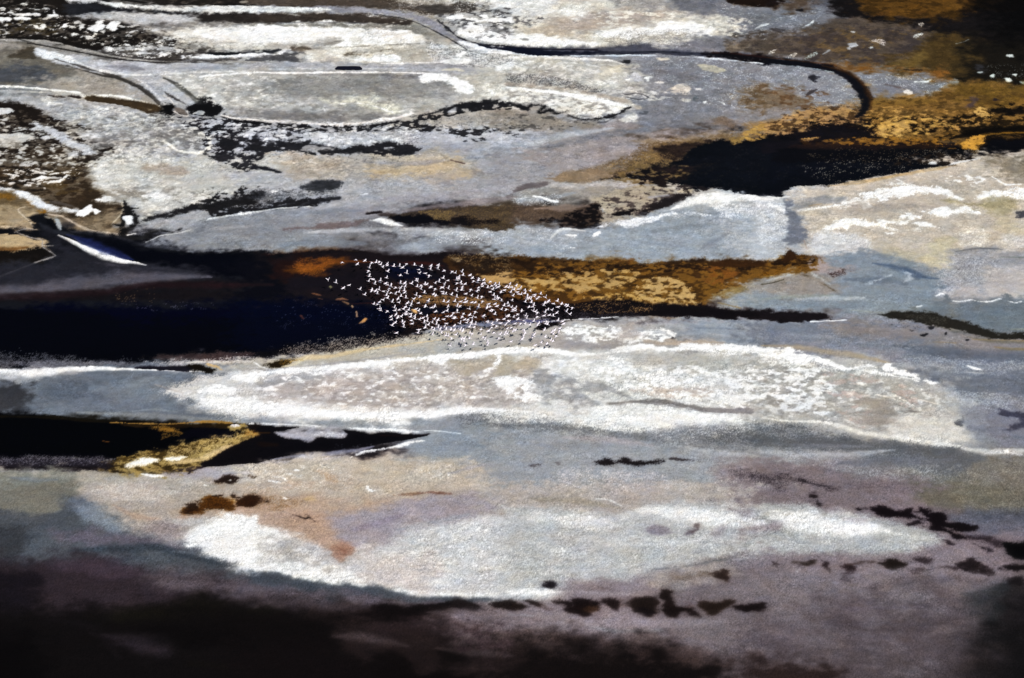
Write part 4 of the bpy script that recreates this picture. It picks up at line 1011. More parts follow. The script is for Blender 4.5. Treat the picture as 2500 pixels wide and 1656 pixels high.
P s b4aa9e .7 | 1800 1330 2150 1300 2250 1400 2000 1450 1700 1440
S G 7d5244 .9 | 1490 1498 14 1650 1500 20 1790 1508 8
S G a08460 .8 | 1250 1525 12 1480 1518 20
t c3
P s a8a4a0 1 | 0 20 500 0 1100 60 1800 130 1500 200 900 210 500 190 0 190
P s 8e959e 1 | 1480 0 2367 0 2367 160 1900 140 1600 100
S s 7c8694 .7 | 1700 10 30 2100 20 30
S s a4a6ac .6 | 1800 60 30 2200 110 30
T g ecece8 1 .62 2 | 480 30 600 0 900 20 1080 30 1080 70 950 140 850 155 600 145 500 90
T g ecece8 1 .72 2 | 1050 95 1180 42 1480 28 1540 80 1400 120 1150 145 1000 160
P s a8a09a .9 | 1060 0 1170 0 1120 70 1000 120 1060 70
P s b4a391 .8 | 1200 125 1500 118 1950 140 1900 165 1500 165 1200 150
P s 9f9b9a .95 | 450 110 700 150 1000 150 1080 190 700 205 500 195
S g fefefa 1 | 0 222 50 250 212 44 450 232 44 600 252 36 850 245 26 1000 210 40 1200 190 50 1400 205 30
P g fefefa 1 | 1130 165 1300 180 1520 200 1560 152 1900 165 2367 172 2367 290 2250 250 2100 240 1950 265 1880 268 1790 225 1700 208 1400 225 1150 210
T g a0a29e 0.58 .3 3 | 1500 200 2000 210 2300 240 2300 400 1500 330
P s cacac7 .9 | 0 290 500 260 900 260 1300 240 1800 260 2367 300 2367 840 1500 790 800 850 0 830
P s b0ada6 .8 | 1150 260 1500 240 1900 290 2200 330 1800 420 1300 360
P s b5aa98 .95 | 0 295 300 290 250 370 150 430 0 455
T g e2e3e2 .85 .4 2 | 400 300 1000 280 1100 450 700 500 300 420
T g 9c9c9e .8 .45 2 | 200 400 600 480 600 640 300 620 200 500
P g ecedec 1 | 20 465 140 470 190 560 230 640 160 650 90 590
T g 96989a 0.50 .5 3 | 650 480 900 480 1150 640 1050 660 800 560
S s 98989c .8 | 700 500 30 900 550 40 1120 650 20
T g e6e8e8 .9 .5 2 | 1050 400 1700 430 2100 480 2050 540 1400 530
T h 86888a 0.43 .12 3 | 1000 380 1900 400 1900 550 1200 540
K s 85878a .6 .07 2 | 950 380 1500 380 2300 400 2300 560 1500 540 1000 520
K s 8c8c8c .4 .06 1 | 600 300 2300 300 2300 700 600 680
P s bfb2ab .8 | 1100 550 1800 555 1850 640 1400 640
T g e8e8e4 .9 .5 2 | 1150 600 2200 620 2250 720 1900 730 1500 680
P s bcb0a6 .7 | 2250 600 2367 560 2367 760
P s b9aea6 .8 | 0 640 100 630 180 700 0 720
P s bbb0a6 .7 | 550 760 800 750 850 830 600 840
S s c8c8c8 .6 | 1000 350 40 1060 280 30
S m 928e8e .95 | 820 710 10 1000 692 24 1150 682 36 1300 690 30 1420 688 46 1600 725 34 1800 755 34 2000 755 34 2170 760 44
S s 9c9c9e .8 | 550 700 20 620 610 40 700 650 40 800 690 20
P s dedfdc 1 | 830 740 1100 730 1600 755 2150 800 2367 850 2367 900 2000 860 1600 870 1350 945 1000 935 600 880 0 850 0 790 500 830
S s f2f2ea .9 | 700 890 24 1000 915 36 1250 930 36 1450 890 30
S s ecece8 .8 | 1250 770 40 1700 800 40 2100 840 40
P G 8d8f92 1 | 0 865 400 885 700 895 1000 950 1300 965 1600 910 1900 890 2367 920 2367 1150 1900 1100 1500 1080 1000 1000 400 930 0 900
T G 55585c 0.50 .4 3 | 0 860 400 880 900 940 1300 960 1200 1030 800 980 300 930 0 900
T G 55585c 0.54 .42 3 | 1600 950 2000 920 2367 940 2367 1090 2000 1060 1700 1040
T G dcdcdc 0.58 .3 3 | 1300 950 1700 890 2200 900 2000 960 1600 1040 1350 1010
S s b2b4b6 .9 | 1500 1070 20 1700 1110 36 2100 1155 44 2367 1185 44
P s 94979c 1 | 0 930 400 950 900 1010 1400 1070 1650 1140 2367 1215 2367 1260 1900 1250 1900 1420 1000 1480 0 1500
S s a59ca2 .8 | 500 1000 50 900 1020 60 1300 1070 60
S s 8890a0 .6 | 100 1050 80 400 1080 60
S s 8a929c .6 | 150 1400 100 400 1350 80
S s 98989a .6 | 1300 1160 50 1700 1280 80
P G 221a1e 1 | 765 1215 850 1188 910 1190 950 1220 960 1235 900 1250 800 1242
P G 221a1e 1 | 985 1225 1030 1185 1075 1190 1140 1212 1250 1205 1380 1210 1350 1225 1200 1245 1080 1240
P G 3c3236 .85 | 1450 1200 1540 1180 1670 1198 1650 1215 1500 1215
P G 50464a .7 | 210 1262 260 1240 305 1240 260 1265
P G 50464a .5 | 415 1228 450 1215 470 1225 440 1235
P s 8f8487 1 | 1950 1215 2367 1240 2367 1553 1960 1450
T G 3c3238 0.58 .4 3 | 2000 1290 2200 1310 2367 1330 2367 1385 2200 1350 2050 1340
T h d0c8ca 0.65 .22 3 | 500 1270 1100 1310 1400 1340 1450 1480 800 1490 500 1430
S s a49a98 .8 | 0 1510 60 800 1530 60 1600 1500 80 2300 1480 80
T h d8d8da 0.58 .2 3 | 1400 1380 1700 1420 1700 1480 1400 1460
t c4
P s 767c88 1 | 0 0 1000 0 1700 90 2367 260 2367 480 1900 420 1300 260 900 160 0 140
P s 878182 .95 | 600 0 1500 30 1900 60 2367 140 2367 290 2000 250 1600 170 1300 120 700 70
S s 8f7f66 .8 | 1540 135 14 1750 145 20
S s 8d7c58 .9 | 2100 180 16 2250 200 26 2367 225 30
S g 2c271c 1 | 1780 0 24 2000 45 26 2150 90 26 2367 130 20
S s 6e6a5c .8 | 1850 90 14 2100 130 30 2367 170 30
P h 2a2a30 1 | 1430 70 1490 58 1480 75 1450 82
P h 2a2a30 1 | 1330 25 1370 30 1350 42
P h 2a2a30 .9 | 1490 0 1560 5 1530 25 1500 20
P h 2a2a30 1 | 1640 75 1665 40 1670 75
P h 2a2a30 .9 | 1845 110 1870 112 1850 125
S s 5f6672 .8 | 1200 170 50 1700 240 90 2367 320 100
S s 8c909a .6 | 200 60 60 700 100 60
T G 9ea2aa 0.43 .4 3 | 0 60 900 80 1500 200 1100 260 500 150
S s a6977f .9 | 0 170 20 250 180 40 500 212 50 900 270 40 1150 330 24
P s aaa8a3 1 | 0 290 500 335 1100 435 1500 545 1850 720 1870 800 1750 830 1860 1000 1600 1065 1000 985 500 910 0 840
T g d2d2ce .8 .28 2 | 0 300 500 340 1100 450 1500 560 1700 700 1500 830 900 900 400 830 0 780
T g 8f8c88 .7 .3 2 | 0 350 600 380 1200 500 1500 700 1300 800 500 800 0 760
T g bfaaa2 .7 .25 1 | 500 450 1200 500 1500 800 900 900
P g fefcf6 1 | 0 185 60 190 100 232 155 242 145 205 220 188 300 200 290 250 400 258 560 290 740 360 900 348 1000 362 850 375 700 385 620 350 500 330 420 305 400 345 280 330 180 285 0 262
T g fefcf6 0.72 .45 3 | 0 250 300 320 500 320 700 380 900 380 1400 490 1200 450 700 400 0 300
P g fefcf6 1 | 1080 352 1130 342 1185 392 1260 382 1390 450 1385 476 1260 440 1180 425 1080 392
P g fefcf6 1 | 1445 485 1500 472 1590 500 1540 532 1460 505
S g e8e6e0 .9 | 880 395 10 1050 415 16 1250 455 10 1420 490 8
S m fafafa 1 | 1855 352 12 1900 370 18 1975 388 8
P m ece9e2 1 | 870 510 910 495 950 512 920 528
S s b0b0b0 .8 | 1850 410 30 2000 420 20
S g e6ded4 .95 | 525 575 10 620 585 8
P g ddd2c8 .9 | 775 600 800 570 830 580 815 620 785 625
S g dcd0c8 .9 | 910 615 14 970 625 14
S g dcd3c8 .95 | 1040 615 8 1150 640 10 1220 665 10
S g dcd3c8 .95 | 1205 620 8 1300 670 10 1380 715 10
S g dcd3c8 .95 | 1420 660 6 1550 690 8 1650 715 6
S g d8d2c6 .95 | 1640 740 10 1720 790 10
T g d8dbdc .95 .55 2 | 120 600 450 640 620 760 560 810 400 760 260 770 150 700
P s 9a938b .95 | 900 660 1050 640 1200 690 1270 790 1200 850 1150 900 1095 945 1040 900 960 850
P m 9b948c .9 | 1040 890 1160 860 1130 920 1095 945
P s cbc8c0 1 | 1140 910 1250 860 1350 812 1700 820 1860 980 1750 1050 1200 985
P s b4aba4 .6 | 1500 750 1750 770 1700 830 1500 830
S s 77706c .7 | 1330 760 30 1430 770 16
S s dedbd2 1 | 0 822 14 200 850 16 500 862 18 700 895 36 900 958 34 1200 1000 50 1600 1060 40 1850 1095 24
P s 7d7e89 1 | 1880 750 2200 740 2367 790 2367 1060 2200 1080 2100 960 1900 900
P m 4c4c5c 1 | 2160 742 2260 755 2367 790 2367 870 2330 900 2250 940 2160 935 2250 885 2320 860 2280 820 2200 790
P g 5c5e66 .9 | 1740 870 1830 800 1820 880 1790 905
P s 8c8f98 .7 | 1850 720 2000 750 2000 1000 1870 960
T G b4b8bc 0.58 .45 3 | 1250 260 1900 310 2367 380 2367 450 1900 440 1350 370
T G b4b8bc 0.50 .35 3 | 1500 540 2100 600 2367 700 2367 760 1900 720
P s 6c717c .8 | 1400 400 2000 450 2367 480 2367 640 2000 580 1650 520
T G c4c8ca 0.43 .25 3 | 1600 560 2100 640 2200 720 1800 700
S s 6a7078 .7 | 2200 1000 60 2367 1020 60
P G 66686c 1 | 0 870 150 878 400 885 480 945 900 1025 1300 1065 1700 1085 2000 1150 2000 1300 1500 1320 1000 1200 500 1100 0 1060
T G a8aaac 0.58 .45 3 | 0 870 400 900 700 990 400 1010 0 960
S s a4a6ac .9 | 0 1130 60 400 1150 60 800 1150 50 1200 1110 30
S s 75777e .9 | 0 1050 20 500 1070 30 1000 1080 30
T G b0b2b6 0.50 .35 3 | 0 1100 900 1120 1500 1200 1600 1380 1000 1350 300 1200
S s 6e7078 .9 | 700 1230 60 1200 1220 80 1700 1200 80
S s c8c9c8 .9 | 1800 1100 30 2000 1130 50 2200 1120 40 2367 1140 30
S G dcdee0 .8 | 2000 1150 24 2150 1130 30 2350 1150 20
P s 7b6f73 1 | 0 1215 500 1265 900 1380 1300 1420 1800 1420 2000 1553 0 1553
P s 77716a .95 | 1850 1280 2100 1180 2367 1160 2367 1553 1800 1553
T G aeaa9c 0.36 .2 3 | 1700 1250 2367 1180 2367 1553 2000 1553
T G 342b33 0.65 .5 3 | 0 1335 230 1345 250 1400 200 1490 150 1490 100 1430 0 1370
P G 342b33 .9 | 320 1390 400 1375 600 1430 700 1475 560 1450 400 1420
P G 2c2228 .9 | 390 1525 420 1495 550 1510 530 1545 440 1545
T G 463c42 0.36 .3 3 | 800 1400 1400 1450 1400 1553 800 1553
t d1
P s 76736a 1 | 0 0 620 0 600 60 500 140 300 205 200 190 0 100
P s 53585f 1 | 0 110 200 190 300 205 500 145 590 40 680 40 850 120 1100 320 1500 420 2201 690 2201 770 1600 700 1200 650 900 560 300 590 0 640
P s 35373c .7 | 0 250 150 300 150 600 0 640
P s 667080 .8 | 560 80 700 60 800 140 650 180
P G 7f8893 .9 | 600 140 800 125 1000 240 1110 330 900 340 800 280
P s 67616d .9 | 450 330 900 360 1500 430 1600 500 1000 440 500 440
S s 39434e .9 | 600 500 50 1000 480 60 1300 470 60 1600 550 50 1900 625 40 2201 695 30
P s a39a92 1 | 620 0 2201 0 2201 270 1600 330 1520 400 1200 340 1000 230 850 110 700 40
P s b0a49c .6 | 700 10 1400 0 1400 80 900 90
T g d4d0ca 0.61 .25 3 | 780 0 1450 0 1420 80 850 80
S s a88c78 .7 | 950 120 40 1150 220 50 1350 240 40
P s 8a8084 .7 | 1150 300 1500 280 1560 400 1400 420
T g b0acb0 0.50 .3 3 | 1200 330 1560 380 1550 480 1300 420
P g 70430f 1 | 1512 190 1540 150 1640 130 1690 100 1740 40 1830 50 1900 85 1980 120 1950 160 1750 160 1680 192 1560 197
T g 2f1608 0.65 .42 3 | 1512 190 1600 130 1740 60 1900 90 1960 150 1700 170
P s c8a860 .8 | 1880 60 1950 60 1990 110 1940 130
S s c89048 .6 | 1680 180 14 1800 150 14
P g 3f200c 1 | 1990 130 2020 60 2080 30 2140 30 2201 80 2201 100 2150 135
P s b89c88 .9 | 1480 230 1700 190 2201 150 2201 270 1900 215 1600 240
P G e8e8e5 1 | 1545 420 1640 350 1700 280 1850 222 1980 205 2201 270 2201 665 2000 610 1750 540 1620 470
S s 8a8e94 .4 | 1450 510 30 1600 520 30 1850 590 20
P s a8a6a5 .9 | 1835 290 1950 245 2045 305 1990 345 1930 372 1860 335
S s b0b0b0 .7 | 1650 300 20 1820 230 20
P x 352c32 1 | 0 660 400 595 700 560 900 570 1200 670 1600 720 2201 800 2201 990 1700 900 1400 980 1000 1010 0 1060
P x 4a3d48 .7 | 300 590 900 570 1250 680 900 720 500 650
P x 5a5157 .95 | 1250 680 1700 710 2201 790 2201 960 1850 900 1600 880 1300 800
P s 17131a .8 | 0 640 300 700 200 1000 0 1060
P x 110d0e 1 | 0 1150 900 1010 1400 980 1600 930 1750 890 1850 905 2000 950 2201 990 2201 1568 0 1568
P x 1a170f .8 | 700 1040 1400 970 1700 900 2201 980 2201 1060 1700 1060 1000 1100
P x 060405 .8 | 0 1200 300 1250 500 1568 0 1568
S s 2e262d .8 | 750 1190 50 1000 1240 80 1200 1310 110 1400 1340 60
S s 1c171b .5 | 400 1080 60 800 1150 60 1000 1400 80
P x 050305 .9 | 1250 1160 2201 1130 2201 1350 1700 1300
S s 14100c .8 | 1600 1450 120 2100 1480 140
t d2
P s b09a88 1 | 0 20 700 0 1200 20 1400 50 1200 130 1000 190 750 200 560 185 600 280 700 420 640 465 300 355 0 275
P s b3a698 1 | 0 0 1700 0 1400 50 1100 90 600 60 0 40
P s 9b9399 1 | 560 190 800 200 1000 160 1250 90 1500 60 2201 40 2201 260 1500 310 1200 300 1000 450 850 475 720 430 620 290
S s 8a8092 .7 | 850 330 60 1050 270 60 1250 200 40
S s 9098a2 .6 | 1200 330 40 1500 270 40 1800 200 50
T g 3c200f 0.68 .85 3 | 0 30 60 45 110 70 90 100 0 110
T g 7c5424 0.61 .35 3 | 90 50 400 75 350 120 200 165 0 145
P h f4f2ec 1 | 245 62 285 65 270 78
P s b59784 1 | 0 150 350 180 560 230 620 300 700 430 640 475 500 435 300 355 0 265
S h 3a2a24 1 | 330 202 4 420 215 6 445 200 14 470 235 16 500 255 10 540 265 3
S h 5a4a40 .8 | 440 240 6 430 270 4
P s ab8472 1 | 690 450 760 438 845 490 835 550 770 585 690 575 640 510
P s b29a8c .8 | 640 470 700 460 780 560 720 600 650 570
S m 8a5444 .9 | 690 470 10 750 500 14 770 480 6
S G 8d6a58 .9 | 1170 42 14 1350 28 26 1420 15 12 1550 20 12 1665 36 8
S g 846650 .8 | 1250 30 14 1370 22 24
P s c8a878 .7 | 420 60 500 40 520 90 440 95
P G bcbcbd 1 | 840 490 1200 440 1400 320 1700 260 2201 215 2201 890 1500 885 1100 810 700 770 0 660 0 275 300 345 500 435 650 485 660 570 770 595
P G e8e8e5 .95 | 0 290 280 340 420 430 600 560 700 620 850 700 900 800 600 750 0 655
P s aca8a6 .9 | 175 450 240 398 330 440 320 530 280 600 210 565
P s b2aeab .85 | 390 530 470 455 540 540 545 600 490 625 440 570
S s b0b0b0 .7 | 560 640 60 700 560 60
T G dededd 0.43 .3 3 | 1200 300 2201 280 2201 700 1500 700
S s b0b2b3 .8 | 1600 620 120 1900 680 100
S s f3f4f0 1 | 0 640 30 500 750 40 900 800 34 1200 840 36 1700 880 36 2201 880 40
P s b6aaa5 .8 | 900 525 1450 510 1560 650 1550 740 1400 850 1050 790 860 700
T g f4efe8 0.65 .28 3 | 880 540 1600 540 1600 780 1000 780
P m 4b525c 1 | 0 668 200 700 500 760 800 790 950 815 1080 800 1200 840 1400 875 1550 888 1800 900 2201 895 2201 915 1700 935 1300 925 1000 890 600 850 0 790
P s 605860 1 | 0 780 300 810 600 850 900 870 1300 930 1600 930 1400 960 1280 985 1150 940 980 960 800 940 300 900 0 870
T G 241a18 0.61 .4 3 | 100 840 500 860 800 930 900 990 500 980 100 900
P s 4a4146 .8 | 0 880 400 900 900 980 500 1000 0 970
P x 120c0d 1 | 0 1040 400 1080 800 1090 1100 1080 1350 1080 1200 1110 900 1120 700 1140 620 1300 1000 1400 2201 1490 2201 1568 0 1568
P g 140d0e 1 | 860 1020 980 1000 1010 962 1130 945 1200 965 1250 985 1310 975 1400 952 1600 932 1750 922 1900 955 2010 1010 1920 995 1860 1015 1750 990 1600 1000 1650 1030 1500 1010 1400 1050 1150 1060 950 1050
P g 241a18 1 | 2015 950 2070 922 2201 918 2201 1008 2100 1000 2050 985
P s 6a5e62 1 | 1530 1035 1700 1010 2201 1010 2201 1360 2000 1300 1700 1180 1450 1120
S s 8c838a .9 | 1550 1035 14 1750 1055 40 2000 1060 60 2201 1080 70
T G 34262a .8 .45 2 | 1300 1080 1700 1100 2201 1200 2201 1400 1800 1350 1300 1200
T G 8a7a7c 0.43 .3 3 | 1200 1120 1800 1100 2201 1150 2201 1400 1600 1250
P s 34282a .8 | 900 1110 1400 1100 1500 1180 1300 1260 1000 1180
S s 5a4a4c .85 | 750 1210 20 900 1220 40 1000 1260 26
S s 4a3e3e .8 | 1600 1290 16 1850 1330 24 2100 1360 24
S s 3a2c2c .7 | 1150 1160 24 1500 1240 40 1900 1250 40
P x 0d0808 .8 | 1100 1290 1500 1270 1800 1360 2201 1420 2201 1568 1000 1568
t d3
P s a8a09b 1 | 0 0 2201 0 2201 130 1500 110 1100 150 900 190 500 160 0 200
S s 998f80 .8 | 200 70 50 600 90 50 950 150 24
S s b8aca8 .7 | 0 150 60 300 130 50
S g 8a8078 .6 | 240 80 10 320 110 8
S g dededc .95 | 700 78 8 780 68 12 850 78 8 950 128 8
P G acadad 1 | 0 205 400 155 800 195 1000 225 1100 160 1300 90 1700 110 2201 130 2201 570 1900 590 1500 650 1000 745 500 755 520 880 0 905
S s e4e4e3 .9 | 1150 150 30 1300 190 60 1550 190 80 1800 240 80 2201 190 60
S s c8c8c7 .8 | 250 200 60 500 240 80 750 260 70 950 300 50
S s c4c4c3 .6 | 600 400 80 900 430 70 1500 440 60 1700 380 60
S s eaeae8 .95 | 0 850 60 200 860 50 450 850 24
S s c2c2c1 .6 | 100 400 120 500 500 100
T G e2e2e1 0.40 .28 3 | 0 220 900 220 1200 150 2201 150 2201 500 1500 600 500 730 0 850
T G 8e9092 0.36 .25 3 | 0 300 2201 350 2201 560 1000 730 0 700
P s 8e8790 .95 | 1190 320 1270 302 1340 335 1320 362 1240 352
P s 75707c .9 | 1460 355 1530 338 1560 350 1540 378 1470 368
P s 55403e .9 | 1545 325 1580 285 1605 300 1580 330
P s 958d92 .9 | 1725 370 1760 310 1800 310 1790 360 1755 395
P s 6c6266 .85 | 1975 290 2040 285 2030 310 1995 322
P s b0a4a6 .7 | 2050 280 2201 260 2201 360 2080 350
P s 887e83 1 | 480 765 1000 755 1500 660 1800 590 2201 610 2201 1568 1500 1568 900 1300 0 1150 0 1015 150 915 500 890
P x 6e666a .8 | 1300 800 2201 700 2201 1568 1500 1568
P s a29a94 .8 | 1200 690 1650 620 1900 600 1950 680 1700 760 1300 820
S s 9c9498 .7 | 600 850 50 1200 880 40
S s 8e96a0 .7 | 0 1040 40 200 1050 40
S s 8a9298 .6 | 700 1140 40 900 1180 30 1300 1170 40
S s 999096 .6 | 400 1110 60 1200 1110 80 1800 1100 80
S G 63666a .8 | 1200 670 12 1500 635 12 1750 590 14 1860 572 10
S G 6a6468 .6 | 1900 610 12 1950 680 14 2020 660 12
P g 150c14 1 | 292 785 330 758 400 762 420 790 370 813 310 808
P g 271a16 1 | 0 925 60 932 135 990 60 1012 0 1008
P g 241614 1 | 140 915 210 915 290 955 250 965 180 950
T g 3a2622 0.65 .6 3 | 250 950 330 960 390 1000 300 995
P g 1f1212 1 | 380 925 440 918 530 945 560 980 558 905 640 903 760 920 880 903 912 925 928 1002 880 992 830 945 760 945 755 1005 680 1020 690 1062 600 1055 520 1020 460 970
P s 5a3c24 .7 | 680 975 750 960 750 1010 690 1015
P g 2a1e1a 1 | 990 925 1080 890 1240 900 1260 960 1240 1040 1160 1048 1070 995
P g 150c10 .9 | 1070 980 1150 970 1230 1020 1200 1048 1120 1030
T g 5a4a4a 0.58 .5 3 | 920 910 1020 890 1020 970 930 970
P g 1e1210 1 | 1268 870 1300 828 1360 835 1372 900 1410 960 1500 970 1560 1010 1595 1055 1530 1050 1450 1010 1425 1062 1340 1052 1285 1005 1310 920
T g 5a4440 0.58 .5 3 | 1460 930 1500 905 1550 960 1480 975
P g 2e2018 1 | 1615 925 1750 935 1880 912 1895 950 1830 990 1720 1040 1640 1005
P g 190e0e 1 | 1895 975 2000 945 2130 932 2155 970 2130 1005 2000 1022 1930 1000
P g 362620 .95 | 1700 695 1780 668 1842 672 1842 765 1780 745 1730 715
T G 5a4a3c 0.65 .55 3 | 1280 790 1400 730 1510 700 1700 685 1720 710 1500 740 1350 790
T G 50403e 0.65 .5 3 | 660 830 780 798 890 850 780 830
P x 4c3f3e 1 | 0 1180 300 1170 800 1230 1400 1310 1900 1400 2201 1440 2201 1568 0 1568
T G 8a7a7a 0.43 .35 3 | 0 1130 500 1180 1000 1230 1700 1350 1500 1380 800 1300 0 1230
P x 120c0c .95 | 0 1330 300 1275 650 1310 850 1330 1000 1270 1200 1290 1400 1350 1500 1420 1800 1500 2100 1568 0 1568
T s 4a3c3a .6 .4 1 | 900 1280 1500 1340 2000 1480 2201 1568 1600 1540 1100 1400
S s 5c4f50 .7 | 1600 1350 40 2201 1440 60
t d4
P s 7c7176 1 | 0 0 1500 0 1400 100 1500 200 2201 400 2201 700 0 700
P s 6c675d 1 | 1300 0 2201 0 2201 180 1800 160 1500 120 1300 60
T g aeac9e 0.43 .16 3 | 1700 0 2201 0 2201 160 1700 150
P s 5e6270 .7 | 1700 170 2201 180 2201 420 1800 330 1600 240
P G a2a4a5 1 | 0 130 400 108 500 165 700 200 1000 235 1300 310 1520 380 1450 470 1200 520 800 545 400 525 0 565
S s dcdedc .95 | 180 220 60 350 270 100 550 300 100 750 340 90 950 310 90
S s dadcda .8 | 0 180 60 200 170 40
S s d0d2d0 .7 | 1050 350 60 1300 390 60
T G dededc 0.36 .3 3 | 0 380 900 400 1400 400 1200 500 600 500 0 520
S s 90949a .6 | 100 400 40 600 470 40
P s 8e8287 .9 | 0 260 160 258 170 300 100 340 0 380
P s 8a7e84 .9 | 700 230 900 240 820 280 740 260
P s 847a80 1 | 0 560 400 535 800 560 1200 530 1500 480 1700 450 1900 560 1900 800 1500 900 0 1000
P g 150c12 1 | 830 142 1000 130 1060 150 1150 170 1210 145 1260 150 1285 200 1380 225 1325 160 1340 142 1390 150 1420 180 1500 185 1545 250 1575 330 1640 360 1730 395 1640 402 1540 350 1480 345 1385 310 1440 275 1300 235 1150 222 1000 203 880 165
P g 181014 1 | 1550 270 1700 265 1770 270 1805 310 1740 345 1610 335
P g 241a20 .9 | 1190 285 1250 260 1335 250 1325 275 1220 297
P g 241a20 .9 | 1480 400 1560 415 1610 445 1560 448
P G 241a20 .8 | 1700 380 1900 390 2050 440 2000 460 1800 420
P g 1c161c .9 | 1785 450 1860 470 1955 510 1900 518
P g 050406 1 | 2030 430 2100 430 2201 460 2201 575 2100 565 2060 500
P G 241a1e .95 | 365 35 430 35 450 60 390 55
P G 1c1216 1 | 430 85 470 80 520 115 510 135 470 125
P G 2c2020 .95 | 58 590 110 590 130 635 80 620
P g 2c2018 .95 | 250 598 350 605 435 580 445 605 400 622 320 628
P g 241618 .95 | 495 592 540 605 572 660 555 698 520 660
P g 2a1a1c 1 | 655 735 680 640 720 615 768 640 765 690 720 700 725 755 680 755
S G 3c2c26 .9 | 740 625 14 850 603 24 975 595 20
P g 241a14 1 | 1025 605 1080 568 1150 585 1225 622 1150 650 1090 662 1040 640
P G 32262a .9 | 1280 580 1380 558 1460 575 1430 615 1350 600
P G 32262a .9 | 1265 660 1480 640 1400 670 1290 692
P G 32262a .9 | 1505 640 1560 620 1645 650 1600 670
P g 261c1e .95 | 1645 590 1720 580 1800 565 1870 610 1930 635 1925 705 1800 690 1660 650
P g 120c0e 1 | 1980 645 2100 610 2201 608 2201 660 2050 672
P g 100c0e .95 | 2040 765 2120 720 2170 725 2150 790
T h b0b4bc 0.65 .02 3 | 50 650 2000 680 2000 800 50 780
P x 726a6e .9 | 0 700 800 720 1500 700 1800 800 1750 1100 1200 1300 600 1400 0 1400
T s 4e444a .35 .35 1 | 300 950 1500 850 1700 1200 1000 1300 300 1200
S s 6a6580 .5 | 700 990 60 1300 980 60
P x 585054 .9 | 200 1080 1500 1050 1800 1300 1500 1568 500 1568 0 1440 0 1150
S s 78707c .5 | 300 1100 50 500 1250 50
P x 342e30 .6 | 2080 900 2140 700 2201 650 2201 1568 1500 1568 1650 1300
P s 2c3438 .5 | 1750 850 2000 800 1950 1100 1750 1050
P x 0e0d0f .65 | 2199 560 2201 450 2201 1568 1980 1568 2060 1300 2150 1050
P s 2e2220 .9 | 0 1420 500 1440 700 1500 700 1568 0 1568
t z1
T m 77623f .85 .55 2 | 110 245 180 190 260 140 420 128 360 170 340 220 250 262
T g 221a1c .95 .55 2 | 190 240 260 200 330 165 420 140 380 200 330 250 240 262
T g 1a1416 .9 .6 2 | 560 130 650 95 720 62 880 66 910 110 1000 128 960 150 620 150
T g a88458 .9 .5 2 | 560 95 700 32 850 30 862 66 720 84 620 108
T g 3a2818 .7 .35 2 | 560 95 700 32 850 30 862 66 720 84 620 108
S s 2a1c18 .8@1 | 600 145 16 900 142 24 1150 142 16
T g 8a6428 .85 .3 2 | 860 120 1000 118 1150 110 1180 148 1000 140 880 142
T g 241a0c .85 .3 2 | 1000 66 1150 60 1353 40 1353 112 1200 120 1050 118
T g c8a058 .8 .3 2 | 880 70 1010 56 1140 80 1050 112 900 112
S s 0c0806 .95 | 1130 124 8 1240 98 18 1353 82 20
S g 8a6624 .7 | 1230 113 3 1300 105 4 1353 97 5
T g c08e3c 1 .75 2 | 1165 136 1195 120 1235 116 1228 134 1206 158 1184 150
S s b89a6c .7 | 800 258 4 950 238 6 1100 206 5
S s e9e9e4 .95 | 290 338 4 380 312 14 480 302 18 560 302 14 650 298 5
T h c8c0a8 .5 .03 3 | 700 200 1200 150 1200 200 800 250
t z2
T m d2d0ca .7 .4 2 | 150 250 400 290 640 330 690 400 600 460 200 460 230 330
T m 777572 .6 .28 2 | 200 270 500 300 660 340 680 420 500 460 300 420
S h 3a3836 .75 | 60 50 3 150 73 4 300 101 4 400 118 4 500 125 3 700 128 2
S m 4a4642 .85 | 180 116 3 300 150 6 400 180 8 460 206 9 510 245 9 540 282 5
S h cccccb .85 | 160 95 3 260 130 4 330 156 5 440 172 4 560 166 3 700 160 2
S h c4c4c6 .75 | 440 176 3 480 200 4 520 240 4 545 266 3
S m 55544f .85 | 540 180 4 580 195 6 620 225 7 660 255 7 690 275 5
P g 2a2a2f 1 | 720 385 755 378 782 388 776 412 750 418 728 412
P g 2a2a2f 1 | 800 388 840 378 872 392 865 414 830 420 808 412
T g 2a2a2f .9 .6 2 | 640 330 700 345 770 350 730 372 660 358
S g 2b2b30 1 | 850 418 10 900 405 20 960 392 18 1050 405 18 1100 420 14 1200 412 18 1260 402 26 1353 408 24
S h a8a8ac .9 | 930 407 5 1000 412 6 1040 410 3
S h b4b4b8 .8 | 1260 412 5 1300 408 6
S h d8d4cc .8 | 640 296 3 655 290 4 672 296 3
S h d0cac6 .8 | 686 292 3 700 298 3
K s 2e2e33 .8 .10 2 | 620 320 900 340 1353 320 1353 460 900 450 700 440
T g dadbde .7 .3 2 | 700 320 1353 340 1353 395 1000 400 760 380
T m e4e2dc .7 .22 2 | 560 165 900 175 900 240 720 270 640 220
T m 8e8c88 .6 .3 2 | 740 200 1353 180 1353 300 800 310
T s dcdad2 .6 .35 1 | 560 20 1353 10 1353 100 700 110
T g 4a4540 .8 .35 2 | 420 60 700 90 620 120 400 95
T g e8e8e6 .8 .3 2 | 350 70 560 66 600 100 420 104
t z3
P s 2c2c34 .9@3 | 190 252 280 300 400 330 480 336 700 372 400 392 0 442 0 378 150 320 190 290
S s 5d5963 .95@3 | -100 430 36 0 425 38 200 405 46 380 385 46 560 373 22 700 375 5
S s 27151a .8@3 | 0 452 14 350 425 20 450 402 16 700 402 20 900 400 20
S s 5a6698 .4@3 | 245 246 6 300 276 14 360 303 14 420 320 6
S s 20285a .7@3 | 245 240 8 310 265 20 370 293 24 440 318 12
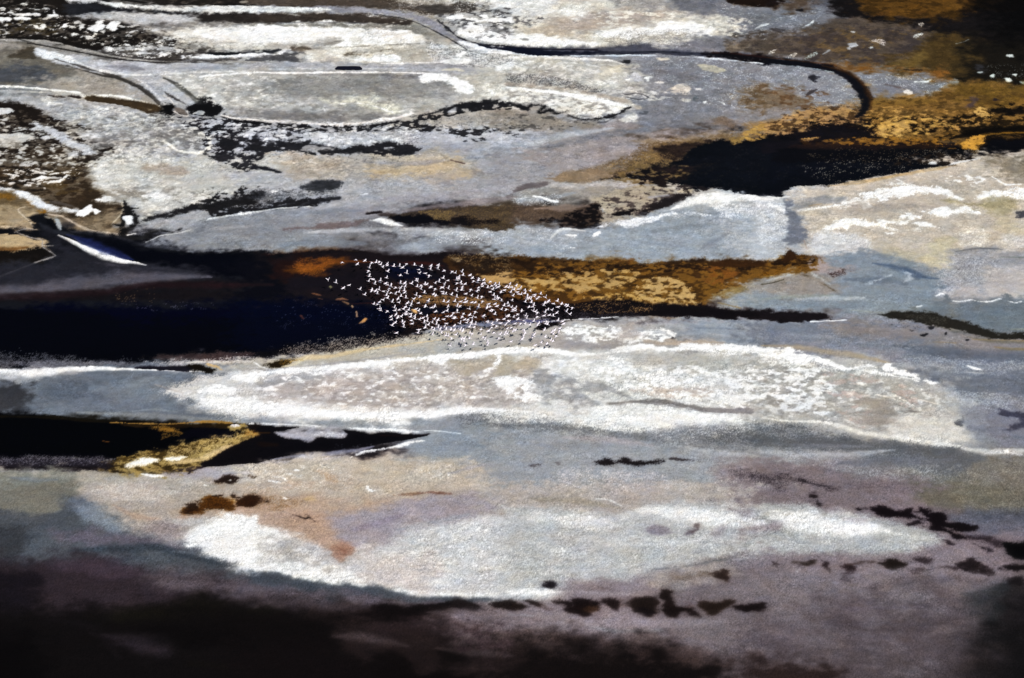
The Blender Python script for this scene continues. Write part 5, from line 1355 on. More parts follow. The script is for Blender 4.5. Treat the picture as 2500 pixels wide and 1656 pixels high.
S s f4f4f0 .95 | 193 236 3 240 258 6 290 285 11 340 307 14 390 321 10 440 328 5 482 335 2
S g 2b2a2f 1 | 470 190 5 560 165 10 640 148 16 720 138 18 800 120 16 860 102 22
T g 2c2b30 1 .72 2 | 690 152 760 136 850 142 900 122 1000 117 1115 112 1110 121 1000 145 880 155 800 165 720 176 690 170
S h c4c6c8 .9 | 700 185 3 800 168 4 900 152 3 980 146 3
T g 45474c .8 .45 3 | 760 112 850 90 1000 90 1000 72 1120 62 1110 95 1000 110 900 125 800 130
T g 3a3c42 .85 .7 2 | 990 80 1050 62 1125 65 1100 88 1040 95
T g 8a5020 .7 .4 3 | 970 335 1010 312 1100 312 1110 330 1060 345 1000 360
t z4
P g 4a3216 .8 | 0 62 210 68 440 80 600 76 660 73 740 76 862 68 800 92 720 104 650 118 610 145 570 176 480 180 290 176 100 122 0 100
T g 7c5822 .95 .55 2 | 200 80 440 84 660 80 860 70 850 95 760 106 690 128 630 160 560 178 300 165 100 120
T g 2c1c12 .8 .42 2 | 0 62 440 84 560 84 860 70 800 90 560 100 400 100 200 110 0 100
T g b39460 .9 .55 2 | 100 122 200 112 330 98 400 97 450 108 400 138 300 146 130 142
T g b89a68 .95 .62 2 | 440 142 470 118 530 116 560 138 572 180 480 174 440 160
T g b8975c .9 .45 2 | 290 165 400 150 460 158 560 180 420 172
P m 1c1418 1@3 | 278 176 400 166 480 176 560 178 620 188 700 191 790 194 878 202 885 212 850 219 700 212 600 206 500 204 400 207 300 211 200 236 240 200
T g b08c58 .7 .1 3 | 300 175 480 172 480 195 350 195
P g 4a2c14 1 | 788 74 795 56 810 54 816 74
P g 34322c 1 | 1030 200 1060 195 1130 198 1170 210 1230 228 1300 245 1353 255 1353 266 1280 258 1200 240 1130 226 1070 214
S s 9a8460 .7 | 1230 262 3 1353 272 8
t z5
P s b0a7a2 .8 | 150 110 250 85 400 60 500 46 640 42 690 70 720 110 690 138 500 140 300 135 190 120
T m cfc9c4 .7 .3 2 | 150 110 400 60 700 60 720 120 500 140 250 130
T g f0eeec .8 .16 2 | 100 90 400 50 640 45 700 100 400 140 200 130
T m 98908c .6 .2 2 | 150 110 400 60 700 60 720 120 500 140
S s fafaf8 .9 | 0 118 20 100 140 20 200 152 18 350 160 16 500 155 12 600 145 9 720 152 7
T g f6f6f4 .9 .6 2 | 640 82 700 75 740 90 760 110 710 132 680 112
T s 8e8e90 .6 .5 1 | 740 60 880 85 880 130 780 142 720 100
T g f4f4f2 .8 .4 2 | 880 55 1353 60 1353 125 1000 112 880 85
K h 6f7173 .8 .08 2 | 900 66 1200 76 1230 112 900 104
S m 85817f .9 | 890 133 3 960 128 6 1010 128 9 1060 138 8 1120 148 6 1190 151 8 1204 158 3
T G 66686c .55 .4 3 | 560 160 640 155 900 182 1353 212 1353 240 1000 220 700 190
t z6
P s 9e9b9a .9 | 582 216 635 203 668 222 620 248 590 240
P s a4a09e .9 | 735 272 782 260 776 305 745 318
T s b4b2b0 .7 .3 1 | 500 215 700 225 850 290 950 340 900 380 700 330 560 290
T m a8a5a3 .8 .35 2 | 690 240 860 270 900 330 880 370 740 320
P s b09684 .95 | 640 182 760 196 850 206 880 240 902 272 872 288 800 256 720 226 640 198
P m a27e6c .9 | 876 276 925 270 937 292 905 318 878 302
S s 8a5848 .8 | 890 280 4 912 290 6 908 300 4
S h 2e201c 1 | 785 196 2 808 204 5 818 200 4 832 212 2
T g 8a5a1c .9 .5 2 | 530 152 590 144 622 164 560 182
T g 2c1608 .9 .4 2 | 480 176 560 145 700 143 695 165 620 170 520 190
P x 0e0a0a .65 | 250 520 300 475 420 455 500 425 560 418 620 430 780 458 900 465 900 530 600 540
S s 3a333b .5 | 270 508 14 350 522 30 410 548 50 450 560 20
T s 2a2020 .75 .55 0 | 900 440 1353 450 1353 600 1000 600
S s 6a5f62 .7 | 1130 450 14 1250 455 30 1353 470 50
S s 4a4042 .8 | 880 512 10 960 516 26 1080 540 16
S s 4e4446 .7 | 1150 545 10 1250 556 20 1353 565 20
t z7
S s f0f0ef .85 | 690 200 40 800 218 60 900 225 50 990 236 30
S s dededd .8 | 330 182 24 450 188 36 560 205 36 660 215 30
S s d0d0d0 .7 | 60 200 50 250 222 80
S s f0f0ee .85 | 0 402 30 60 397 24
P s 8a8490 .9 | 365 232 385 226 405 228 410 242 372 243
P s 5c4a50 .9 | 452 243 470 232 484 218 490 228 478 245
P s 958d93 .8 | 533 240 550 222 556 232 542 258
T s 4c4347 .4 .45 0 | 760 390 1250 360 1220 500 900 490
T s 867f85 .3 .35 1 | 600 380 1100 330 1100 600 700 600
t o
S m 161a30 .9@2 | 1110 106 8 1160 112 11 1220 119 12 1300 123 8 1400 122 5
S m 3a3c4a .8@2 | 1380 122 5 1480 122 5 1560 124 5 1640 127 6
S m 15131c .95@2 | 1625 126 5 1700 134 8 1780 143 11 1860 150 12 1920 160 14 1965 180 14 1990 205 13 2003 232 12 1998 258 9 1982 270 4
S s 5a3a1a .7 | 1900 152 5 1960 168 6 1992 192 6 2010 225 7 2012 255 6
'''
LIGHT = (1.355,1.36,1.40)   # light level: sunlit brightness of a surface of albedo 1

base_pts = []
SCALES = (1.0, 1.5, 2.2)
def run_map(txt, seam=False):
    ox = oy = 0; sc = 1.0; k = 0
    started = False
    for line in txt.strip().split('\n'):
        line = line.strip()
        if not line: continue
        if line[0] == 't':
            ox, oy, sc = TILES[line.split()[1]]; continue
        if line[0] == 'R':
            if seam: continue
            a = line.split(); v = float(a[1]) / sc
            for i in range(2, len(a), 2): base_pts.append((float(a[i]) / sc, v, hexc(a[i + 1])))
            continue
        if not started and not seam:
            base_fill(); started = True
        k += 1
        head, tail = line.split('|')
        h = head.split(); c = [float(q) for q in tail.split()]
        kind, sty, col = h[0], h[1], hexc(h[2])
        al = h[3]; wid = 0
        if '@' in al: al, wid = al.split('@'); wid = int(wid)
        al = float(al)
        soft, rough, grain = STY[sty]
        if seam and (sty in 'sx' or sc < 2): continue
        # grid spacing limits how thin an edge can be
        ramps = set()
        if kind == 'S':
            S = [(c[i] / sc + ox, (c[i + 1] / sc + oy), max(c[i + 2] / sc * KY / 2, 1.6)) for i in range(0, len(c) // 3 * 3, 3)]
            if len(S) > 1:
                if S[0][0] <= 3: S[0] = (-420, S[0][1], S[0][2])
                if S[-1][0] >= 2496: S[-1] = (2920, S[-1][1], S[-1][2])
            if sty in 'sG':
                al *= 0.85
                if len(S) > 1:
                    if S[0][0] > -400: S[0] = (S[0][0], S[0][1], max(S[0][2] * 0.4, 1.6))
                    if S[-1][0] < 2900: S[-1] = (S[-1][0], S[-1][1], max(S[-1][2] * 0.4, 1.6))
            P = [(x, y) for x, y, _ in S]; mw = max(q[2] for q in S)
            mnw = min(q[2] for q in S)
            f = min(1.0, max(0.22, mw / (soft + rough)))
            soft, rough, grain = soft * f, rough * f, grain * f
        else:
            P = [(edge(c[i] / sc + ox), edgev(c[i + 1] / sc + oy)) for i in range(0, len(c) // 2 * 2, 2)]; mw = 0
            # patches that run on past their own survey sheet blend into the next sheet
            if sc > 2:
                xm, ym = 640.0, (420.0 if oy < 1200 else 456.0)
                E = {'x': 120, 's': 90, 'm': 34, 'g': 14, 'h': 8, 'G': 60}[sty]; EV = {'x': 50, 's': 34, 'm': 14, 'g': 7, 'h': 4, 'G': 24}[sty]
                P2 = []
                for (x, y) in P:
                    if x > -400 and abs(x - ox) < 1.5 and ox > 0: x -= E; ramps.add(('l', ox))
                    if x < 2900 and abs(x - ox - xm) < 1.5 and ox < 1800: x += E; ramps.add(('r', ox + xm))
                    if y > -300 and abs(y - oy) < 1.5 and oy > 0: y -= EV; ramps.add(('t', oy))
                    if y < 1990 and abs(y - oy - ym) < 1.5 and oy < 1200: y += EV; ramps.add(('b', oy + ym))
                    P2.append((x, y))
                P = P2
            hgt = (max(p[1] for p in P) - min(p[1] for p in P)) * KY
            f = min(1.0, max(0.2, hgt / (1.7 if sty in 'sx' else 2.2) / (soft + rough)))
            soft, rough, grain = soft * f, rough * f, grain * f
            if kind == 'T' and float(h[4]) < 0.6 and hgt > 40: soft = max(soft, 0.30 * hgt)
        pad = soft + 2.2 * rough + 2.2 * grain + mw * 1.8 + 2
        if seam:
            if kind == 'P' and max(p[0] for p in P) - min(p[0] for p in P) > 330: continue
            u9, v9 = max(p[0] for p in P), max(p[1] for p in P)
            if not ((ox < 1800 and u9 > ox + 480) or (oy < 1200 and v9 > oy + 345)): continue
        w_ = window(min(p[0] for p in P) - pad, max(p[0] for p in P) + pad,
                    min(p[1] for p in P) - pad / KY, max(p[1] for p in P) + pad / KY)
        if w_ is None: continue
        
        if sty == 'h' or (kind == 'S' and sty != 'G'): U = GU[w_]; V = GVO[w_] * KY
        else: U = WU[w_]; V = WV[w_] * KY
        if kind == 'S': sd_, W_ = stroke_sd(U, V, curve([(x, y * KY, q) for x, y, q in S], False), True)
        else: sd_ = poly_sd(U, V, curve([(x, y * KY) for x, y in P], True, 3 if len(P) < 26 else 2))
        nz = shifted(MIX if sty in 'hg' else MIXS, w_, k)
        q = -sd_ + rough * nz + grain * 0.8 * shifted(GR, w_, k + 3)
        if kind == 'S' and sty in 'sx':
            ratio = np.maximum(sd_ + W_ - 0.22 * W_ * nz, 0) / W_
            m = np.clip((1.75 - ratio) / 1.5, 0, 1)
        else: m = np.clip(q / max(soft, 1.2) + 0.5, 0, 1)
        m = m * m * (3 - 2 * m)
        if kind == 'K':
            tk, fk = float(h[4]), int(h[5])
            m = m * np.clip(1.4 * (1 - np.abs(shifted(NS[fk], w_, k + 5) + 0.12 * shifted(N3, w_, k + 2)) / tk), 0, 1)
        if kind == 'T':
            cover, fk = float(h[4]), int(h[5])
            r = shifted(RS[fk], w_, k + 5)
            r2 = r + 0.10 * (shifted(N3, w_, k + 9)) * (0.6 if fk < 3 else 0) + 0.08 * shifted(N2, w_, k + 4)
            e = min({0: 0.3, 1: 0.26, 2: 0.24, 3: 0.34}[fk] * {'h': 0.7, 's': 2.6, 'g': 1.5, 'm': 1.8}.get(sty, 1), cover * 1.1)
            cc = cover * np.clip(m * 1.3, 0, 1)
            m = np.clip((r2 - (1 - cc)) / e + 0.5, 0, 1) * np.clip(m * 2.5, 0, 1)
            m = m * m * (3 - 2 * m)
        for side, q0 in ramps:
            if side in 'lr': d_ = (U - (q0 - E)) / E if side == 'l' else ((q0 + E) - U) / E
            else: d_ = (V / KY - (q0 - EV)) / EV if side == 't' else ((q0 + EV) - V / KY) / EV
            d_ = np.clip(d_ + 0.25 * shifted(N2, w_, k + 6), 0, 1)
            m = m * d_ * d_ * (3 - 2 * d_)
        if seam:
            # details next to the following sheet are laid again over its soft fringe
            wt = np.zeros(U.shape, np.float32)
            if ox < 1800:
                s_ = ox + 620.0
                wt = np.maximum(wt, np.clip((U - (s_ - 150)) / 30, 0, 1) * np.clip((s_ + 16 - U) / 12, 0, 1))
            if oy < 1200:
                s_ = oy + 400.0
                wt = np.maximum(wt, np.clip((V / KY - (s_ - 60)) / 12, 0, 1) * np.clip((s_ + 8 - V / KY) / 6, 0, 1))
            m = m * wt
        m = m * al
        rgb[w_] = rgb[w_] * (1 - m[..., None]) + col * m[..., None]
        if kind not in 'TK':
            L = lab[w_]
            if wid: L[m > 0.5] = wid
            else: L[m > 0.55] = 0
            lab[w_] = L

def base_fill():
    # broad ground colours, with the painted lower-right vignette: distance-weighted blend of the samples, on a coarse net
    gu = np.arange(-440, 2960, 20.0); gv = np.arange(-340, 2040, 12.0)
    A, B = np.meshgrid(gu, gv)
    acc = np.zeros(A.shape + (3,)); ws = np.zeros(A.shape)
    for (u, v, c) in base_pts:
        d = ((A - u) / 110) ** 2 + ((B - v) / 40) ** 2
        wgt = 1 / (0.05 + d) ** 2.2
        acc += wgt[..., None] * c; ws += wgt
    acc /= ws[..., None]
    # warp, then read the net back on the grid
    wu = GU + 26 * N0 + 14 * N1; wv = GV + 9 * np.roll(N0, 311, 0) + 5 * np.roll(N1, 211, 1)
    fi = np.clip((wu - gu[0]) / 20.0, 0, len(gu) - 1.001); fj = np.clip((wv - gv[0]) / 12.0, 0, len(gv) - 1.001)
    i = fi.astype(int); j = fj.astype(int); a = (fi - i)[..., None]; b = (fj - j)[..., None]
    rgb[...] = (acc[j, i] * (1 - a) + acc[j, i + 1] * a) * (1 - b) + (acc[j + 1, i] * (1 - a) + acc[j + 1, i + 1] * a) * b

run_map(MAP)
run_map(MAP, True)

# overall variation of the deposits: streaks, damp patches, tints
# evaporation rims: crust builds up along every shoreline, the wet side stays darker
def blur(A, s):
    g = np.exp(-2 * (math.pi ** 2) * ((FX * s * 1.3) ** 2 + (FY * s) ** 2))
    return np.fft.irfft2(np.fft.rfft2(A) * g, s=A.shape).astype(np.float32)
# wet silt smears every boundary: a little among the crusts, a lot on the flooded near shore
wv = np.clip((GV - 1000) / 500, 0, 1)[..., None]
b1 = np.stack([blur(rgb[..., i], 0.45) for i in range(3)], -1)
b2 = np.stack([blur(rgb[..., i], 1.7) for i in range(3)], -1)
rgb[...] = rgb * (0.62 - 0.47 * wv) + b1 * (0.32 + 0.13 * wv) + b2 * (0.06 + 0.34 * wv)
rgb[...] = 0.68 * rgb + 0.32 * (3 * rgb ** 2 - 2 * rgb ** 3)
hi = np.clip((rgb.mean(2) - 0.55) / 0.3, 0, 1)[..., None]
rgb[...] = rgb + 0.022 * hi
l0 = rgb.mean(2)
dl = 0.16 * (l0 - blur(l0, 1.6)) + 0.14 * (l0 - blur(l0, 7.0))
rgb *= np.clip(1 + dl / np.maximum(l0, 0.12), 0.7, 1.3)[..., None]
lum = rgb.mean(2)
amp = np.clip(lum * 1.2, 0.12, 1) * (1 - 0.45 * (lum > 0.9))
patchy = 0.3 + 1.4 * np.roll(R1, 77, 0) * np.roll(R0, 33, 1) * 1.4
def sh(F, k): return shifted(F, (slice(0, NY), slice(0, NX)), k)
# thin drying lines: old shorelines that follow the slow contours of the bed
cont = sh(N0, 3) * 1.2 + 0.35 * sh(N1, 4) + 0.10 * sh(N2, 5) + GY / 60.0
cont = cont + 0.5 * l0
fr = np.abs((cont * 2.2) % 1.0 - 0.5)
lines = np.clip(1 - (0.5 - fr) / 0.035, 0, 1) * np.clip(2.2 * sh(R1, 21) - 0.9, 0, 1)
cell = np.clip(1 - np.abs(sh(N2, 31) + 0.15 * sh(N3, 32)) / 0.09, 0, 1) * np.clip(3 * sh(R0, 33) - 1.6, 0, 1)
top = np.clip((900 - GV) / 500, 0.25, 1)
pl1 = np.clip(3.0 * sh(N1, 41) + 1.3 * sh(N2, 42) + 0.5 * sh(N3, 44) - 2.0, 0, 1)          # pale crust plates
pl2 = np.clip(3.0 * sh(N1, 45) + 1.3 * sh(N2, 46) + 0.5 * sh(N3, 47) - 2.6, 0, 1)          # damp dark plates
pl3 = np.clip(2.6 * sh(N2, 48) + 0.9 * sh(N3, 49) + 1.2 * sh(N0, 50) - 2.8, 0, 1)          # small white efflorescence
plates = top * (0.075 * pl1 - 0.11 * pl2 + 0.14 * pl3) + 0.020 * np.tanh(3.5 * sh(N2, 43) + 0.8 * N3) * patchy
bits = np.clip((sh(R3, 51) - 0.988) / 0.008, 0, 1) * (sh(R1, 52) > 0.45)
dots = np.clip((sh(R3, 61) - 0.990) / 0.008, 0, 1) * (sh(R1, 62) > 0.55)
mid_ = np.clip((l0 - 0.22) * 5, 0, 1)
var = plates + 0.012 * N1 + 0.014 * N2 * patchy + 0.020 * N3 * patchy + 0.085 * np.clip((GV - 900) / 400, 0, 1) * GR + (0.034 + 0.05 * np.clip((l0 - 0.7) * 4, 0, 1)) * GR * patchy + 0.010 * NF + 0.014 * NF2
var = var * 1.15 + mid_ * (0.13 * lines * np.sign(sh(N0, 71)) - 0.15 * cell * (l0 > 0.45) + 0.30 * bits - 0.25 * dots)
rgb *= (1 + (var * (0.6 + 0.4 * np.clip(1 - lum, 0, 1)))[..., None])
gy_ = rgb.mean(2, keepdims=True); rgb[...] = gy_ + (rgb - gy_) * 0.92
mg = np.clip(np.minimum(rgb[..., 0], rgb[..., 2]) - rgb[..., 1], 0, 1)
rgb[..., 1] += (0.35 - 0.35 * np.clip((GV - 1050) / 200, 0, 1)) * mg
tint = np.stack([0.006 * np.roll(N1, 97, 0), 0.002 * N0, -0.007 * np.roll(N1, 97, 0) + 0.004 * np.roll(N2, 31, 1)], -1)
rgb += tint * np.clip(lum * 1.5, 0.05, 1)[..., None]
np.clip(rgb, 0.002, 0.998, rgb)
lin = np.where(rgb <= 0.04045, rgb / 12.92, ((rgb + 0.055) / 1.055) ** 2.4)
alb = np.clip(lin / np.array(LIGHT), 0.0006, 0.84).astype(np.float32)

# low relief: salt ridges stand a little above the wet flats, open water lies flat
isw = lab > 0
crust = np.clip((lum - 0.5) * 3, 0, 1) * patchy
relief = (0.10 * R2 + 0.04 * R3 + 0.42 * np.clip(blur(lum, 0.5), 0, 1) + crust * (0.04 * N3 + 0.09 * N2)) * (~isw)
relief = relief.astype(np.float32)

# ---------------------------------------------------------------- materials
def ground_mat(name, rough, spec, bump, grain=0.22, scale=2.2):
    m = bpy.data.materials.new(name); m.use_nodes = True
    t = m.node_tree; n = t.nodes; l = t.links
    b = n['Principled BSDF']
    at = n.new('ShaderNodeAttribute'); at.attribute_name = 'Col'
    tc = n.new('ShaderNodeTexCoord')
    mp = n.new('ShaderNodeMapping'); mp.inputs['Scale'].default_value = (1.0, 0.62, 1.0)
    l.new(tc.outputs['Object'], mp.inputs['Vector'])
    nz = n.new('ShaderNodeTexNoise'); nz.inputs['Scale'].default_value = scale; nz.inputs['Detail'].default_value = 3; nz.inputs['Roughness'].default_value = 0.75
    l.new(mp.outputs[0], nz.inputs['Vector'])
    mr = n.new('ShaderNodeMapRange'); mr.inputs['From Min'].default_value = 0.3; mr.inputs['From Max'].default_value = 0.7
    mr.inputs['To Min'].default_value = 1 - grain; mr.inputs['To Max'].default_value = 1 + grain
    l.new(nz.outputs['Fac'], mr.inputs['Value'])
    n2 = n.new('ShaderNodeTexNoise'); n2.inputs['Scale'].default_value = scale * 0.28; n2.inputs['Detail'].default_value = 4
    l.new(mp.outputs[0], n2.inputs['Vector'])
    m2 = n.new('ShaderNodeMapRange'); m2.inputs['From Min'].default_value = 0.25; m2.inputs['From Max'].default_value = 0.75
    m2.inputs['To Min'].default_value = 1 - grain * .4; m2.inputs['To Max'].default_value = 1 + grain * .4
    l.new(n2.outputs['Fac'], m2.inputs['Value'])
    mul = n.new('ShaderNodeMath'); mul.operation = 'MULTIPLY'
    l.new(mr.outputs[0], mul.inputs[0]); l.new(m2.outputs[0], mul.inputs[1])
    vm = n.new('ShaderNodeVectorMath'); vm.operation = 'SCALE'
    l.new(at.outputs['Color'], vm.inputs[0]); l.new(mul.outputs[0], vm.inputs['Scale'])
    l.new(vm.outputs[0], b.inputs['Base Color'])
    b.inputs['Roughness'].default_value = rough
    b.inputs['Specular IOR Level'].default_value = spec
    if bump:
        bp = n.new('ShaderNodeBump'); bp.inputs['Strength'].default_value = bump; bp.inputs['Distance'].default_value = 0.12
        l.new(nz.outputs['Fac'], bp.inputs['Height']); l.new(bp.outputs[0], b.inputs['Normal'])
    return m
M_SALT = ground_mat('salt_and_mud', 0.95, 0.035, 0.10, 0.12)
M_WATER = ground_mat('dark_brine', 0.35, 0.018, 0.05, 0.12)

def grid_mesh(name, quads, mat):
    used, inv = np.unique(quads.ravel(), return_inverse=True)
    me = bpy.data.meshes.new(name)
    me.vertices.add(len(used)); me.loops.add(quads.size); me.polygons.add(len(quads))
    co = np.empty((len(used), 3), np.float32)
    co[:, 0] = GX.ravel()[used]; co[:, 1] = GY.ravel()[used]; co[:, 2] = relief.ravel()[used]
    me.vertices.foreach_set('co', co.ravel())
    me.loops.foreach_set('vertex_index', inv.astype(np.int32).ravel())
    me.polygons.foreach_set('loop_start', np.arange(0, quads.size, 4, dtype=np.int32))
    me.polygons.foreach_set('use_smooth', np.ones(len(quads), bool))
    me.update(calc_edges=True)
    ca = me.color_attributes.new('Col', 'FLOAT_COLOR', 'POINT')
    c4 = np.ones((len(used), 4), np.float32); c4[:, :3] = alb.reshape(-1, 3)[used]
    ca.data.foreach_set('color', c4.ravel())
    me.materials.append(mat)
    o = bpy.data.objects.new(name, me); COL.objects.link(o)
    tag(o, kind='structure')
    return o

idx = np.arange(NX * NY, dtype=np.int64).reshape(NY, NX)
q = np.stack([idx[:-1, :-1], idx[:-1, 1:], idx[1:, 1:], idx[1:, :-1]], -1).reshape(-1, 4)
ql = lab[:-1, :-1].ravel()
NAMES = {0: 'salt_flat', 1: 'brine_lagoon', 2: 'stream', 3: 'flooded_channel', 4: 'mud_puddle', 5: 'brine_pool', 6: 'black_pool'}
for k_, nm in NAMES.items():
    sel = q[ql == k_]
    if len(sel): grid_mesh(nm, sel, M_SALT if k_ == 0 else M_WATER)

# the flat goes on to the horizon: rings that start at the rim of the mapped part
rim = np.concatenate([idx[0, :], idx[1:, -1], idx[-1, -2::-1], idx[-2:0:-1, 0]])
rx = GX.ravel()[rim]; ry = GY.ravel()[rim]; rz = relief.ravel()[rim]; rc = alb.reshape(-1, 3)[rim]
K = [1, 1.04, 1.1, 1.2, 1.35, 1.6, 2.2, 3.5, 6, 12, 30, 90]
mean = np.array([0.20, 0.18, 0.17])
vs = []; cs = []
for j, kk in enumerate(K):
    g = np.stack([rx * kk, (ry - 50) * kk + 50, rz * (1 if j == 0 else 0.3)], -1)
    f = min(1, j / 6)
    sm = rc if j == 0 else np.stack([np.convolve(np.r_[rc[-40 * j:, i], rc[:, i], rc[:40 * j, i]], np.ones(80 * j + 1) / (80 * j + 1), 'valid') for i in range(3)], -1)
    vs.append(g); cs.append(sm * (1 - f) + mean * f)
vs = np.concatenate(vs); cs = np.concatenate(cs); R = len(rim)
i0 = np.arange(R); i1 = (i0 + 1) % R
fq = np.concatenate([np.stack([i0 + j * R, i0 + (j + 1) * R, i1 + (j + 1) * R, i1 + j * R], -1) for j in range(len(K) - 1)])
me = bpy.data.meshes.new('far_flat'); me.from_pydata([], [], [])
me.vertices.add(len(vs)); me.loops.add(fq.size); me.polygons.add(len(fq))
me.vertices.foreach_set('co', vs.astype(np.float32).ravel())
me.loops.foreach_set('vertex_index', fq.astype(np.int32).ravel())
me.polygons.foreach_set('loop_start', np.arange(0, fq.size, 4, dtype=np.int32))
me.polygons.foreach_set('use_smooth', np.ones(len(fq), bool))
me.update(calc_edges=True)
ca = me.color_attributes.new('Col', 'FLOAT_COLOR', 'POINT')
c4 = np.ones((len(vs), 4), np.float32); c4[:, :3] = cs
ca.data.foreach_set('color', c4.ravel())
me.materials.append(M_SALT)
ff = bpy.data.objects.new('far_flat', me); COL.objects.link(ff); tag(ff, kind='structure')

# ---------------------------------------------------------------- the flamingos
def simple_mat(name, col, rough=0.7, spec=0.3, var=0.0):
    m = bpy.data.materials.new(name); m.use_nodes = True
    t = m.node_tree; b = t.nodes['Principled BSDF']
    b.inputs['Roughness'].default_value = rough; b.inputs['Specular IOR Level'].default_value = spec
    nz = t.nodes.new('ShaderNodeTexNoise'); nz.inputs['Scale'].default_value = 6
    tc = t.nodes.new('ShaderNodeTexCoord'); t.links.new(tc.outputs['Object'], nz.inputs['Vector'])
    cr = t.nodes.new('ShaderNodeValToRGB')
    cr.color_ramp.elements[0].color = [c * (1 - var) for c in col] + [1]
    cr.color_ramp.elements[1].color = [min(1, c * (1 + var)) for c in col] + [1]
    t.links.new(nz.outputs['Fac'], cr.inputs[0]); t.links.new(cr.outputs[0], b.inputs['Base Color'])
    return m
M_PLUME = simple_mat('pale_plumage', (0.90, 0.84, 0.87), 0.8, 0.1, 0.05)
M_WINGTIP = simple_mat('wing_coverts', (0.88, 0.74, 0.79), 0.8, 0.1, 0.08)
M_LEG = simple_mat('pink_legs', (0.66, 0.34, 0.36), 0.6, 0.2, 0.1)
M_BILL = simple_mat('dark_bill', (0.10, 0.05, 0.05), 0.5, 0.3, 0.1)

def flamingo_mesh(name, lift, sweep, tipdrop, neck):
    """one continuous bird flying towards +X: legs trailing, neck stretched out, wings of two joints each"""
    vs, fs, ms = [], [], []
    # spine: x, z, radius y, radius z, material
    sp = [(-0.98, 0.02, .012, .010, 2), (-0.88, 0.02, .030, .016, 2), (-0.80, 0.02, .018, .014, 2), (-0.50, 0.02, .020, .018, 2),
          (-0.40, 0.03, .050, .035, 0), (-0.30, 0.03, .135, .10, 0), (-0.14, 0.02, .205, .165, 0), (0.05, 0.02, .200, .160, 0), (0.18, 0.04, .130, .115, 0),
          (0.27, 0.06, .060, .058, 0), (0.45, 0.05 + neck * .3, .045, .045, 0), (0.63, 0.04 + neck * .7, .042, .042, 0),
          (0.72, 0.05 + neck, .045, .042, 0), (0.79, 0.045 + neck, .042, .040, 0), (0.84, 0.03 + neck, .026, .026, 3), (0.89, 0.005 + neck, .022, .020, 3), (0.92, -0.03 + neck, .006, .008, 3)]
    n = 8
    for (x, z, ry_, rz_, m) in sp:
        for k in range(n):
            a = 2 * math.pi * k / n
            vs.append((x, ry_ * math.cos(a), z + rz_ * math.sin(a)))
    for i in range(len(sp) - 1):
        for k in range(n):
            fs.append((i * n + k, i * n + (k + 1) % n, (i + 1) * n + (k + 1) % n, (i + 1) * n + k)); ms.append(sp[i][4])
    fs.append(tuple(range(n - 1, -1, -1))); ms.append(2)
    fs.append(tuple((len(sp) - 1) * n + k for k in range(n))); ms.append(3)
    for s in (-1, 1):
        # stations along the wing: leading edge x, trailing edge x, y, z
        y1, z1 = 0.34, 0.34 * math.tan(lift)
        y2 = y1 + 0.42 * math.cos(lift - tipdrop); z2 = z1 + 0.42 * math.sin(lift - tipdrop)
        st = [(0.22, -0.28, 0.05, 0.08, .045), (0.27, -0.28, 0.20, 0.08 + 0.15 * math.tan(lift), .035),
              (0.27, -0.25, y1, 0.08 + z1, .028), (0.22 - sweep * .4, -0.25 - sweep * .5, (y1 + y2) / 2, 0.08 + (z1 + z2) / 2, .018),
              (0.12 - sweep, -0.23 - sweep, y1 + (y2 - y1) * .85, 0.08 + z1 + (z2 - z1) * .85, .010),
              (-0.06 - sweep * 1.2, -0.13 - sweep * 1.2, y2, 0.08 + z2, .004)]
        b0 = len(vs)
        for (xl, xt, y, z, th) in st:
            xm = xl * .7 + xt * .3
            vs += [(xl, s * y, z), (xm, s * y, z + th), (xt, s * y, z - .004), (xm, s * y, z - th * .4)]
        for i in range(len(st) - 1):
            for k in range(4):
                f = (b0 + i * 4 + k, b0 + i * 4 + (k + 1) % 4, b0 + (i + 1) * 4 + (k + 1) % 4, b0 + (i + 1) * 4 + k)
                fs.append(f if s > 0 else f[::-1]); ms.append(0 if i < 2 else (1 if k in (1, 2) and i < 3 else 0))
        e = b0 + (len(st) - 1) * 4
        fs.append((e, e + 1, e + 2, e + 3)); ms.append(0)
    me = bpy.data.meshes.new(name); me.from_pydata(vs, [], fs)
    for m in (M_PLUME, M_WINGTIP, M_LEG, M_BILL): me.materials.append(m)
    for p, m in zip(me.polygons, ms): p.material_index = m; p.use_smooth = True
    me.update()
    return me
POSES = [flamingo_mesh('flamingo_wings_raised', math.radians(38), .04, math.radians(6), .02),
         flamingo_mesh('flamingo_wings_high', math.radians(56), .00, math.radians(20), .0),
         flamingo_mesh('flamingo_wings_level', math.radians(12), .08, math.radians(10), .03),
         flamingo_mesh('flamingo_wings_lowered', math.radians(-20), .14, math.radians(20), -.02)]

